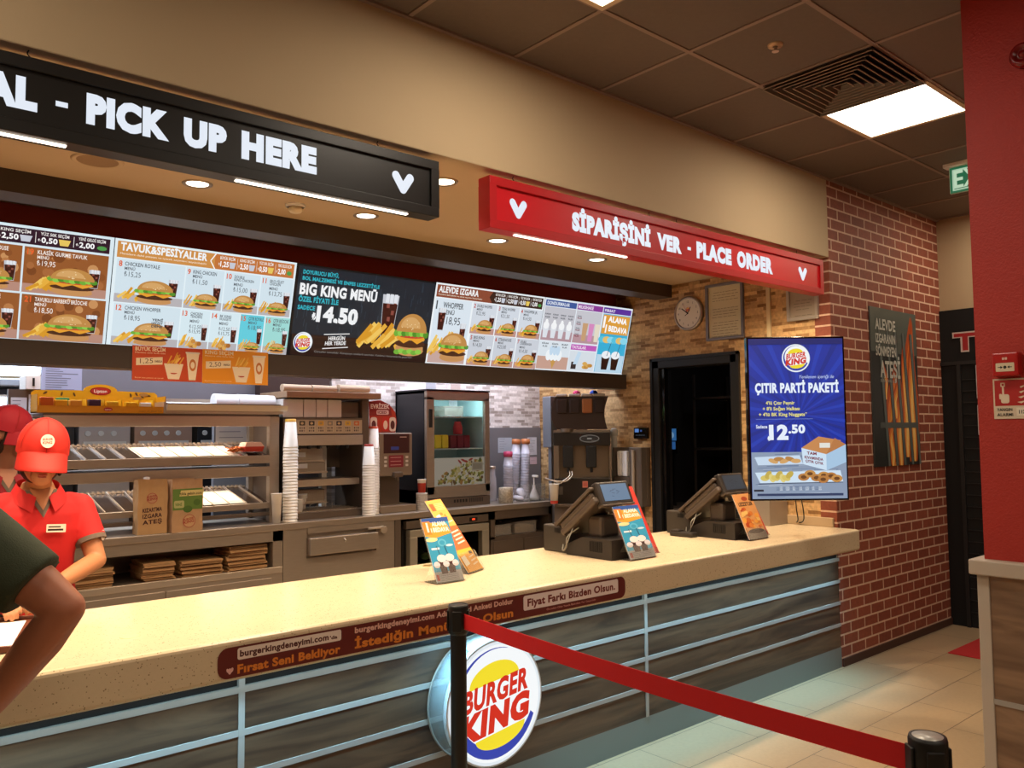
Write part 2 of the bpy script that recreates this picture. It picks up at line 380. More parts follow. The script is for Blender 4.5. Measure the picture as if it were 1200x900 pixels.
# ================================================================ THE SETTING
XS = 5.472; YB = 2.879; ZC = 3.43; ZK = 2.86
struct('floor', B(-4, 7.5, -4, 8.3, -.1, 0), floor_m)
m = MB(); m.box(-4, 7.5, -4, YB, ZC, ZC+.1)
for i in range(-10, 10):
    x = GX+.6*i
    if -4 < x < 7.35: m.box(x-.011, x+.011, -4, YB-.002, ZC-.006, ZC, mi=1)
for j in range(0, 11):
    y = GY-.6*j; m.box(-4, 7.35, y-.011, y+.011, ZC-.0065, ZC, mi=1)
m.box(-4, 7.35, YB-.022, YB, ZC-.012, ZC, mi=1)
struct('ceiling', m, [ceil_m, grid_m])
struct('ceiling.001', B(-4, XS, YB+.002, 8.3, ZK, ZK+.12), kceil)
struct('wall_front', B(-4, XS, YB, YB+.14, ZK+.002, ZC), beige, label='beige bulkhead wall above the counter opening')
struct('wall_brick', B(XS, 7.5, YB, YB+.12, 0, ZC), brick)
m = MB()      # stone mosaic side wall with a door hole
m.box(XS, XS+.12, YB+.12, 3.628, 0, ZK); m.box(XS, XS+.12, 4.49, 8.3, 0, ZK); m.box(XS, XS+.12, 3.628, 4.49, 2.245, ZK)
struct('wall_right', m, stone)
struct('wall_back', B(3.2, XS, 5.92, 6.02, 0, ZK), stone_b)
m = MB(); m.box(-4, XS, 8.2, 8.3, 0, ZK); m.box(-4.1, -4, -4, 8.3, 0, ZC); m.box(-4, 7.5, -4.1, -4, 0, ZC)
struct('wall_left', m, mat('hall_paint', '#a89478', .8))
m = MB(); m.box(7.35, 7.5, -4, YB, 2.64, ZC)
struct('wall_far', m, beige)
m = MB(); m.box(7.33, 7.5, -4, YB, 0, 2.64, mi=0)
for i in range(26): m.box(7.322, 7.33, -4, 2.5 if i > 20 else YB-.16, .12+i*.096, .128+i*.096, mi=1)
m.box(7.315, 7.33, -4, YB, 2.17, 2.2, mi=1); m.box(7.31, 7.33, YB-.16, YB-.13, 0, 2.17, mi=1)
struct('wall_far.001', m, [blackw, mat('black_slat', '#1c1a19', .5)])
struct('baseboard_right', B(XS+.01, 7.33, YB-.012, YB, 0, .055), mat('brown_skirting', '#42261c', .6))
m = MB()      # dark dropped beam, maroon panel behind the menu screens, lower beam
m.box(-4, XS, 4.27, 4.45, 2.755, ZK)
struct('trim_1', m, fascia)
struct('trim_2', B(-4, XS, 4.90, 4.95, 2.05, ZK), maroon)
struct('trim_3', B(-4, 5.447, 4.77, 4.95, 2.01, 2.135), fascia)
struct('trim_4', B(5.452, XS, 2.9, 3.56, .955, 1.02, .004), mat('tan_backsplash', '#b89e7c', .5))
# back room seen through the doorway
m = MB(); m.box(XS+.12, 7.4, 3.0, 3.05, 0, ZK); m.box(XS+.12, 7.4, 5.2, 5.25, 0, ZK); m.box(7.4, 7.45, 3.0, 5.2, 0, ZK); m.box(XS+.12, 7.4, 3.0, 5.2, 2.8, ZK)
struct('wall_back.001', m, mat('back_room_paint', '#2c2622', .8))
d = bpy.data.objects.new('door_1', None); C.objects.link(d); d['kind'] = 'structure'; d.location = (XS, 4.06, 0)
m = MB()
for y0, y1, z0, z1 in ((-.432, -.352, 0, 2.245), (.35, .43, 0, 2.245), (-.432, .43, 2.165, 2.245)):
    m.box(-.025, .14, y0, y1, z0, z1, .006)
m.box(-.035, -.02, -.44, -.415, 0, 2.25); m.box(-.035, -.02, .413, .438, 0, 2.25); m.box(-.035, -.02, -.44, .438, 2.228, 2.253)
m.build('door_frame', blackm, d)
MB().box(.0, .05, .31, .35, 0, 2.165, .004).build('door_edge', black_g, d)
# the red column and the low divider on the right
struct('wall_column', B(3.62, 4.3, -1.6, 1.285, 1.1105, ZC), redp)
dv = thing('divider', 'low partition with wood panels and a pale cap below the red column', 'partition', (3.6, 0, 0))
MB().box(-.03, .34, -1.6, 1.33, 1.05, 1.11, .006).build('cap', mat('pale_cap', '#b4a696', .5), dv)
MB().box(0, .3, 1.265, 1.31, 0, 1.05, .003).build('edge_post', mat('pale_cap', '#b4a696'), dv)
m = MB(); m.box(.006, .29, -1.57, 1.265, .565, 1.05); m.build('wood_panel', wood2, dv)
m = MB(); m.box(.006, .29, -1.57, 1.265, 0.0, .545); m.build('wood_panel', wood2, dv)
MB().box(.0, .29, -1.57, 1.265, .545, .565).build('strip', strip_m, dv)

# ================================================================ SERVICE COUNTER
sc_ = thing('service_counter', 'wood clad service counter front with pale metal strips and grey plinth', 'counter', (2, YB, 0))
o = B(-3.5, 3.475, .012, .5, .13, .80); o.build('carcass', blackm, sc_)
zs = [.735, .585, .437, .289, .138]; vx = [-1.0, 1.204, 3.406]; ed = [-1.5]+vx+[5.475]
for i in range(len(ed)-1):
    x0 = ed[i]-2; x1 = ed[i+1]-2
    for j in range(4):
        B(x0+.011, x1-.011, 0, .014, zs[j+1]+(.011 if j < 3 else 0), zs[j]-.011).build('wood_panel', wood, sc_)
for z in zs[:4]: B(-3.5, 3.475, -.004, .012, z-.011, z+.011).build('metal_strip', strip_m, sc_)
for x in vx: B(x-2-.011, x-2+.011, -.005, .012, .138, .80).build('metal_strip', strip_m, sc_)
B(-3.5, 3.475, .0, .5, 0, .138).build('plinth', mat('grey_plinth', '#7b8383', .35, .4), sc_)
B(-3.5, 3.475, .004, .03, .80, .812).build('light_channel', blackm, sc_)

ct = thing('countertop', 'thick cream speckled quartz top of the service counter', 'countertop', (2, 2.72, .815))
m = MB(); m.box(-3.5, 3.477, 0, .885, 0, .14, .016, seg=3); m.build('slab', slab_m, ct)
a = Art(0, 0, -.0015)            # survey sticker on the slab edge
X = lambda x: x-2
Z = lambda z: z-.815
a.rrect(X(1.055), Z(.828), X(3.07), Z(.930), .035, '#5c1410')
a.rrect(X(1.122), Z(.884), X(1.511), Z(.923), .008, '#d8c8bc')
a.text('burgerkingdeneyimi.com', X(1.13), Z(.893), .022, '#4a120e', w=.33); a.text("'da", X(1.465), Z(.893), .013, '#4a120e', w=.03)
a.text('Fırsat Seni Bekliyor', X(1.122), Z(.839), .030, '#d07828', w=.385)
for q, r in ((0, .010), (.35, .008), (-.35, .007)): a.ell(X(1.096)+q*.02, Z(.852)+abs(q)*.01, r*.6, r, '#d8a8a0', rot=-q)
a.text('burgerkingdeneyimi.com Adresindeki Anketi Doldur', X(1.567), Z(.899), .022, '#d8a898', w=.775)
a.text('İstediğin Menü King Olsun', X(1.567), Z(.843), .034, '#d07828', w=.775)
a.rrect(X(2.402), Z(.858), X(3.017), Z(.922), .01, '#d8c8c4')
a.text('Fiyat Farkı Bizden Olsun.', X(2.425), Z(.873), .034, '#6a1c14', w=.57)
a.text('Önceden Olan Yazıda Belirtilen Yer Geçerlidir', X(2.54), Z(.841), .008, '#c89088', w=.32, bold=.01)
s_ = a.put('survey_sticker', print_m, ct); s_['label'] = 'dark red survey sticker with white and orange lettering'
for px, py in ((.86, 2.997), (2.461, 3.52)):
    g = MB(); g.cyl((px-2, py-2.72, .14), (px-2, py-2.72, .1425), .032, .030, 28)
    g.build('cable_cap', mat('cable_cap_cream', '#cbb690', .4) if px < 1 else mat('cable_cap_brown', '#8a7040', .35, .4), ct)
B(-3.5, 3.45, .075, .09, -.005, 0).build('light_strip', mat('led_strip', '#bfe8ff', .5, emit=3), ct)

# round lit emblem on the counter front
lg = thing('round_lightbox', 'round lit sign with red BURGER KING lettering on the counter front', 'sign', (2.262, 2.74, .492))
T9 = Matrix.Rotation(-PI/2, 4, 'X')
MB().lathe([(.262, .02), (.262, .134), (.258, .134), (.258, .02)], n=64, T=T9).build('clear_drum', mat('drum_clear', '#b8c8cc', .1, alpha=.28), lg)
MB().lathe([(.263, .126), (.266, .13), (.263, .134), (.257, .134), (.257, .126), (.263, .126)], n=64, T=T9).build('rear_ring', strip_m, lg)
m = MB(); 
for k in range(64):
    pass
m.cyl((0, 0, 0), (0, .022, 0), .262, .262, 64); m.build('rim', mat('lightbox_rim', '#c8d4dc', .4), lg)
Art(0, 0, -.001).logo(0, 0, .255).put('face', litsign_m, lg)

# ================================================================ OVERHEAD SIGNS
def sign_box(nm, label, x0, x1, z0, z1, fm, pm, texts, checks, hooks, leds, inner):
    w = x1-x0; cx = (x0+x1)/2
    t = thing(nm, label, 'sign', (cx, 2.86, z0)); h = z1-z0
    MB().box(-w/2+.03, w/2-.03, .012, .08, .03, h-.03).build('panel', pm, t)
    m = MB(); fw = .042
    m.box(-w/2, w/2, 0, .085, 0, fw, .003); m.box(-w/2, w/2, 0, .085, h-fw, h, .003)
    m.box(-w/2, -w/2+fw, .0005, .0845, fw-.003, h-fw+.003); m.box(w/2-fw, w/2, .0005, .0845, fw-.003, h-fw+.003)
    m.build('frame', fm, t)
    for s, xa, xb, za, zb in texts:
        a = Art(0, 0, .0105)
        if s == '-': a.rect(xa-cx, za-z0, xb-cx, zb-z0, '#e6eefa')
        else: a.text(s, xa-cx, za-z0, zb-za, '#e6eefa', w=xb-xa, bold=.075)
        a.put('word' if s != '-' else 'dash', mat_lit, t)
    for x in checks: Art(0, 0, .0105).check(x-cx, 2.692-z0, .094, '#e6eefa').put('heart_check', mat_lit, t)
    for x in hooks:
        m = MB(); m.tube([(x-cx, .045, h), (x-cx+.006, .045, h+.012), (x-cx-.004, .045, h+.026), (x-cx, .045, ZK-z0)], .0022, 6)
        m.box(x-cx-.012, x-cx+.012, .035, .055, h-.001, h+.004); m.build('hook', blackm, t)
    for xa, xb in leds:
        MB().box(xa-cx, xb-cx, .03, .048, -.005, 0, .001).build('light_strip', mat('warm_led_strip', '#fff0dc', .4, emit=4), t)
    return t
mat_lit = art_mat('lit_letters', .95)
sign_box('hanging_sign', 'long black hanging sign reading PICK UP HERE with a white heart check', -1.6, 2.063, 2.574, 2.822, mat('sign_black', '#15120f', .4), mat('sign_black_panel', '#191715', .35),
         [('TESLİM', -.1, .30, 2.653, 2.757), ('AL', .37, .521, 2.653, 2.757), ('-', .572, .607, 2.688, 2.705), ('PICK', .661, .923, 2.652, 2.755), ('UP', .972, 1.125, 2.65, 2.752), ('HERE', 1.18, 1.482, 2.648, 2.754)],
         [1.882], [-.6, .5, 1.78], [(-.9, .61), (1.17, 1.92)], 0)
sign_box('hanging_sign', 'long red hanging sign reading PLACE ORDER with white heart checks', 2.347, 5.36, 2.577, 2.822, mat('sign_red', '#b0141a', .4), mat('sign_red_panel', '#c4121e', .35),
         [('SİPARİŞİNİ', 2.889, 3.5, 2.648, 2.745), ('VER', 3.557, 3.776, 2.648, 2.742), ('-', 3.83, 3.862, 2.682, 2.7), ('PLACE', 3.916, 4.267, 2.645, 2.745), ('ORDER', 4.326, 4.727, 2.645, 2.748)],
         [2.53, 5.098], [2.53, 3.535, 3.78, 5.09], [(2.527, 3.327)], 0)

# ================================================================ CEILING FITTINGS
dl = thing('downlight', '', 'ceiling light', (0, 0, ZK), group=None)
m = MB(); m.lathe([(.052, -.001), (.062, -.006), (.07, -.004), (.072, 0)], n=28); m.build('ring', mat('downlight_ring', '#9a8468', .35, .5), dl)
m = MB(); m.lathe([(0, -.0015), (.03, -.002), (.052, -.001)], n=28); m.build('lens', mat('downlight_lens', '#fff2dc', .4, emit=5), dl)
DL = [((1.41, 3.96), 'ceiling spotlight above the yellow and orange menu board, left of the round ceiling sensor'), ((2.35, 3.96), 'ceiling spotlight just right of the round ceiling sensor'),
      ((2.32, 3.18), 'ceiling spotlight right beside the end of the black hanging sign'), ((3.31, 3.96), 'ceiling spotlight left below the red hanging sign, over its light strip'), ((4.23, 3.96), 'ceiling spotlight farthest right, below the middle of the red hanging sign')]
for i, ((x, y), lab) in enumerate(DL):
    if i == 0: dl.location = (x, y, ZK); dl['label'] = lab
    else: dup(dl, (x, y, ZK), lab)
sp = thing('ceiling_speaker', 'round flush beige ceiling speaker below the black hanging sign', 'speaker', (.948, 3.9, ZK))
m = MB(); m.lathe([(.085, -.002), (.1, -.008), (.106, -.004), (.108, 0)], n=32); m.build('rim', kceil, sp)
m = MB(); m.lathe([(0, -.003), (.085, -.003)], n=32); m.build('grille', mat('speaker_grille', '#927450', .7), sp)
sd = thing('smoke_detector', 'small round cream sensor on the kitchen ceiling between two spotlights', 'smoke detector', (1.943, 4.0, ZK))
m = MB(); m.lathe([(.052, 0), (.052, -.012), (.045, -.016)], n=28); m.build('base', white_p, sd)
m = MB(); m.lathe([(.036, -.016), (.038, -.03), (.028, -.042), (0, -.044)], n=28); m.build('chamber', mat('sensor_cream', '#d8c8a8', .5), sd)
sk = thing('sprinkler', 'small fire sprinkler in the dark ceiling left of the air vent', 'sprinkler', (3.37, 2.0, ZC))
m = MB(); m.lathe([(.036, 0), (.034, -.008), (.012, -.01)], n=24); m.build('plate', mat('sprinkler_plate', '#b89878', .4, .3), sk)
m = MB(); m.cyl((0, 0, -.008), (0, 0, -.03), .006); m.cyl((0, 0, -.03), (0, 0, -.033), .016); m.tube([(.006, 0, -.01), (.012, 0, -.02), (.004, 0, -.03)], .002); m.tube([(-.006, 0, -.01), (-.012, 0, -.02), (-.004, 0, -.03)], .002)
m.build('head', steel_l, sk)
vt = thing('air_vent', 'square dark louvred air vent in the tiled ceiling beside the light panel', 'vent', (4.01, 1.997, ZC))
MB().box(-.285, .285, -.285, .285, -.003, 0).build('backing', blackw, vt)
for k in range(8):
    r = .29-.036*k; z0 = -.004; m = MB()
    o_ = [(-r, -r), (r, -r), (r, r), (-r, r)]; q = r-.014; i_ = [(-q, -q), (q, -q), (q, q), (-q, q)]
    vs = [(x, y, z0-.018) for x, y in o_]+[(x, y, z0) for x, y in i_]+[(x, y, z0-.020) for x, y in [(a_*.985, b_*.985) for a_, b_ in o_]]
    m.add(vs, [(j, (j+1) % 4, 4+(j+1) % 4, 4+j) for j in range(4)])
    for j in range(4):
        (xa, ya), (xb, yb) = o_[j], o_[(j+1) % 4]; m.box(min(xa, xb)-.003, max(xa, xb)+.003, min(ya, yb)-.003, max(ya, yb)+.003, z0-.0215, z0-.018, mi=1)
    m.build('louvre', [mat('vent_louvre', '#5c5044', .5), mat('vent_lip', '#8c7a68', .5)], vt)
for k, (cx, lab) in enumerate(((4, 'bright square ceiling light panel next to the air vent'), (0, 'bright square ceiling light panel at the top edge, only its corner showing'))):
    t = thing('ceiling_panel_light', lab, 'ceiling light', (GX+.6*cx+.3, GY-.3, ZC))
    m = MB(); 
    for q in ((-.296, .296, -.296, -.27), (-.296, .296, .27, .296), (-.296, -.27, -.27, .27), (.27, .296, -.27, .27)): m.box(q[0], q[1], q[2], q[3], -.012, -.001)
    m.build('frame', mat('panel_frame', '#c8b090', .5), t)
    MB().box(-.27, .27, -.27, .27, -.009, -.002).build('diffuser', mat('panel_diffuser', '#fff4e4', .5, emit=6), t)
ex = thing('exit_sign', 'green and white lit exit sign under the ceiling behind the red column', 'exit sign', (5.85, 2.02, ZC))
MB().box(-.04, .04, -.2, .2, -.025, 0, .004).build('mount', white_p, ex)
MB().box(-.012, .012, -.17, .17, -.205, -.02, .003).build('body', mat('exit_edge', '#cfe0cf', .4), ex)
a = Art(0, 0, 0); a.rect(-.165, -.205, .165, -.03, '#1d6b48'); a.rect(-.150, -.19, .150, -.045, '#b8d8b8'); a.rect(-.14, -.18, .14, -.055, '#1d6b48')
a.text('EXIT', -.14, -.175, .12, '#c8e4c4', w=.28, bold=.02)
f = a.put('face', art_mat('exit_glow', .8), ex); f.rotation_euler = (0, 0, -PI/2); f.location = (-.0135, 0, 0)

# ================================================================ MENU SCREENS
TILT = math.atan(.15/.573); SW, SH = 1.05, .588
def prices(a, x0, x1, y0, y1, lab):
    n = len(lab); w = (x1-x0)/n; h = y1-y0
    for i, (t, p) in enumerate(lab):
        x = x0+i*w; a.text(t, x+w*.12, y0+h*.68, h*.2, '#f0ece8', w=w*.75, bold=.02)
        a.text('₺', x+w*.06, y0+h*.28, h*.16, '#f0ece8', w=w*.07, bold=.01); a.text(p, x+w*.15, y0+h*.2, h*.36, '#ffffff', w=w*.42, bold=.03)
        if i < 3: a.face([(x+w*.64, y0+h*.15), (x+w*.86, y0+h*.15), (x+w*.92, y0+h*.55), (x+w*.6, y0+h*.55)], '#c8ccd8' if i < 2 else '#e8c860')
        else: a.ell(x+w*.78, y0+h*.32, w*.14, h*.15, '#4c9a4c', n=12)
        if i: a.line(x, y0+h*.15, x, y0+h*.85, w*.015, '#f0ece8')
def cell(a, x0, x1, y0, y1, num, name, price, numc, txc, bgc=None, kind='burger', menu='MENÜ', tall=1, tab='#b8b4b8'):
    w = x1-x0; h = y1-y0; k = min(w/.26, 1.25)
    if bgc: a.rect(x0, y0, x1, y1, bgc)
    a.rect(x0, y0, x1, y0+h*.2, tab)
    nh = h*.115; a.text(num, x0+w*.03, y1-h*.17, nh*1.15, numc, bold=.03)
    nx = x0+w*.03+nh*(1.15 if len(num) == 1 else 1.75)
    parts = name.split('|')
    for i, p in enumerate(parts):
        hh = nh*(.78 if len(parts) == 1 else .6); a.text(p, nx, y1-h*(.13+.075*i)-(0 if len(parts) > 1 else h*.01), hh, txc, w=min(w*.62, hh*.62*len(p)), bold=.02)
    yy = y1-h*(.155+.085*len(parts)); a.text(menu, nx, yy, nh*.62, txc, bold=.02)
    ps = price.split('|')
    for i, p in enumerate(ps):
        a.text('₺'+p, nx+w*.0, yy-h*.15-i*h*.12, nh*(1.0 if len(ps) == 1 else .8), txc, bold=.0, cond=.8)
    bw = w*.64; 
    a.cola(x0+w*.84, y0+h*.22, w*.22 if w < .22 else .055, h*.42)
    a.fries(x0+w*.22, y0+h*.05, w*.42, h*.32, n=14)
    if kind == 'burger': a.burger(x0+w*.58, y0+h*.02, bw if w < .3 else bw*.9, tall)
    elif kind == 'nug':
        for i in range(7): a.ell(x0+w*(.42+.07*(i % 5)), y0+h*(.08+.06*(i//3)), w*.085, h*.06, ['#c88a3c', '#a8682c', '#dca858'][i % 3], n=9, rot=i)
def screen(i, x0, x1, label, draw):
    t = thing('menu_screen', label, 'menu screen', ((x0+x1)/2, 4.84, 2.137), rot=(TILT, 0, 0), group=None)
    w = x1-x0-.004
    MB().box(-w/2, w/2, .0, .045, 0, SH, .003).build('housing', black_g, t)
    a = Art(-w/2, 0, -.001); draw(a, w, SH); a.put('display', screen_m, t)
    MB().box(-.1, .1, .04, .14, .2, .35).build('wall_mount', blackm, t); return t
PR = [('BÜYÜK SEÇİM', '1,25'), ('KING SEÇİM', '2,50'), ('YÜZ 50K SEÇİM', '0,50'), ('YENİ GELDİ SEÇİM', '2,00')]
def scr1(a, W_, H):
    a.rect(0, 0, W_, H, '#dcecf4'); a.rect(.012, H-.092, W_-.02, H-.014, '#2c1428'); prices(a, .33, W_-.02, H-.092, H-.014, PR)
    a.text('GURME', .03, H-.07, .036, '#e8c060', w=.22)
    xs = [.012, .315, .63, W_-.02]; nm = [('17', 'GURME MANTAR'), ('18', 'CHEESE SMOKEHOUSE'), ('19', 'KLASİK GURME TAVUK')], [('20', 'ÇITIR TAVUK'), ('22', 'KÖFTE BRİOCHE'), ('21', 'TAVUKLU BARBEKÜ BRİOCHE')]
    pr = ['20,95', '21,50', '19,95'], ['19,50', '17,95', '18,50']; rnd = random.Random(5)
    for r in range(2):
        y1 = H-.103-r*.24; y0 = y1-.232
        for c in range(3):
            x0 = xs[c]+.004; x1 = xs[c+1]-.004; a.rect(x0, y0, x1, y1, '#96582c')
            for _ in range(26):
                q = .01+.02*rnd.random(); cx = x0+q+(x1-x0-2*q)*rnd.random(); cy = y0+q+(y1-y0-2*q)*rnd.random()
                a.ell(cx, cy, q, q, rnd.choice(['#a8683a', '#7c4420', '#b87a48', '#8a4e26', '#c8905c']), n=12)
            cell(a, x0, x1, y0, y1, nm[r][c][0], nm[r][c][1], pr[r][c], '#e8602c', '#f6ece4', tab='#b88c7c')
def scr2(a, W_, H):
    a.rect(0, 0, W_, H, '#e4f2f8'); a.rect(.014, H-.1, W_-.014, H-.012, '#cf8f4a')
    a.text('TAVUK&SPESİYALLER', .03, H-.062, .044, '#f4f8fa', w=.47, bold=.04); a.text('Menülere dahil patates ve içecek seçimleri büyütülebilir', .03, H-.083, .01, '#fff4e0', w=.47, bold=.0)
    a.rect(.545, H-.1, W_-.014, H-.012, '#c4743a'); a.face([(.515, H-.1), (.545, H-.1), (.515, H-.056), (.545, H-.012), (.515, H-.012)], '#cf8f4a')
    a.line(.548, H-.012, .52, H-.056, .006, '#fff'); a.line(.52, H-.056, .548, H-.1, .006, '#fff')
    prices(a, .56, W_-.018, H-.1, H-.012, PR)
    xs = [.014, .385, .61, .83, W_-.014]
    for c, (n, t, p) in enumerate([('8', 'CHICKEN ROYALE', '15,25'), ('9', 'KING CHICKEN', '11,50'), ('10', 'DOUBLE|KING CHICKEN', '15,00'), ('11', 'EKO FİLET|CHICKEN', '13,75')]):
        cell(a, xs[c]+.003, xs[c+1]-.003, .245, H-.108, n, t, p, '#e0643c', '#505a64', '#d4e6f0', tall=1.2 if c == 2 else 1)
    xs = [.014, .375, .545, .72, .875, W_-.014]
    for c, (n, t, p) in enumerate([('12', 'CHICKEN WHOPPER', '18,95'), ('13', 'CHICKEN|TENDERS', '12,50|15,95'), ('14', 'BK KING|NUGGETS', '12,50|15,75'), ('15', 'ÇITIR ROYALE', '18,95'), ('16', 'ÇITIR BRİOCHE', '18,95')]):
        cell(a, xs[c]+.003, xs[c+1]-.003, .012, .24, n, t, p, '#e0643c', '#505a64', ['#d4e6f0', '#d8ecf4', '#d8ecf4', '#62cfe0', '#9fdcd8'][c], 'nug' if c in (1, 2) else 'burger')
    for yy, tt in ((.158, 'YENİ'), (.14, 'LEZZET'), (.122, 'DENE')): a.text(tt, .215, yy, .014, '#404850', w=.06)
def scr3(a, W_, H):
    a.rect(0, 0, W_, H, '#0d0d10'); a.rect(.015, H*.24, W_-.0, H-.012, '#1c2630'); rnd = random.Random(9)
    for _ in range(120):
        x = .02+(W_-.04)*rnd.random(); y = H*.26+H*.62*rnd.random(); a.line(x, y, x+.004*rnd.random(), y+.03+.05*rnd.random(), .0035, rnd.choice(['#2a3642', '#33404c', '#141b22', '#3a4855']))
    a.rect(.015, .012, W_, H*.25, '#2a1712')
    for i in range(7): a.rect(.015, .012+i*.02, W_, .015+i*.02, ['#3a221a', '#1e100c'][i % 2])
    a.text('DOYURUCU BÜYÜ,', .04, H-.06, .026, '#2fb4c4', w=.25); a.text('BOL MALZEMESİ VE ENFES LEZZETİYLE', .04, H-.098, .024, '#2fb4c4', w=.56)
    a.text('BIG KING', .03, H-.19, .072, '#f4f6f8', w=.33, bold=.045); a.text('MENÜ', .39, H-.19, .072, '#f4f6f8', w=.2, bold=.045)
    a.text('ÖZEL FİYATI İLE', .03, H-.235, .034, '#2fb4c4', w=.28); a.text('SADECE', .03, H-.285, .028, '#2fb4c4', w=.12)
    a.text('₺', .135, H-.345, .045, '#f4f6f8'); a.text('14,50', .165, H-.355, .105, '#f4f6f8', w=.3, bold=.06)
    a.logo(.095, .095, .066)
    a.line(.235, .155, .42, .172, .006, '#e8e8e8'); a.line(.235, .062, .42, .082, .006, '#e8e8e8')
    a.text('HERGÜN', .27, .118, .026, '#e8e8e8', w=.12, slope=.08); a.text('HER YERDE', .25, .084, .026, '#e8e8e8', w=.15, slope=.08)
    a.text('Görseller temsilidir. Kampanya stoklarla sınırlıdır. Katılımcı restoranlarda geçerlidir.', .18, .034, .013, '#8c8884', w=.76, bold=0)
    a.cola(.70, .16, .13, .30)
    a.fries(.62, .09, .34, .16, n=26)
    a.burger(.90, .055, .27, 1.75)
    for i in range(6): a.ell(.80+.035*i, .075+.008*(i % 2), .028, .018, ['#6fae3a', '#8ccb4c'][i % 2], n=8)
def scr4(a, W_, H):
    a.rect(0, 0, W_, H, '#eef4f8'); a.rect(.014, H-.1, W_*.5, H-.012, '#8c4a34'); a.text('ALEVDE IZGARA', .03, H-.066, .046, '#f4f4f4', w=.36, bold=.04)
    a.text('Menülere dahil patates ve içecek seçimleri büyütülebilir', .03, H-.085, .01, '#fff4e0', w=.4, bold=.0)
    a.rect(W_*.47, H-.1, W_-.014, H-.012, '#3a241c'); a.face([(W_*.47, H-.1), (W_*.50, H-.1), (W_*.47, H-.056), (W_*.50, H-.012), (W_*.47, H-.012)], '#8c4a34')
    prices(a, W_*.51, W_-.018, H-.1, H-.012, PR)
    cell(a, .014, .34, .014, H-.108, '1', 'WHOPPER', '18,95', '#404850', '#404850', '#dce8f2', tab='#c8a8a0')
    a.rect(.014, .014, .34, .1, '#c8a8a0'); a.fries(.09, .05, .2, .2, n=14); a.burger(.225, .03, .26, 1.3); a.cola(.08, .25, .07, .16)
    xs = [.345, .58, .80, W_-.014]
    for r, row in enumerate(([('2', 'DOUBLE WHOPPER', '22,95'), ('3', 'TEXAS WHOPPER', '21,50'), ('4', 'WHOPPER JR.', '14,50')], [('5', 'BIG KING', '14,50'), ('6', 'STEAKHOUSE', '23,00'), ('7', 'DOUBLE|CHEESEBURGER', '14,50')])):
        for c, (n, t, p) in enumerate(row):
            cell(a, xs[c]+.003, xs[c+1]-.003, .25-r*.236, H-.108-r*.236 if r == 0 else .246, n, t, p, '#c04030', '#404850', ['#d4dce6', '#ccd2dc'][r], tall=1.15, tab='#c0948a')
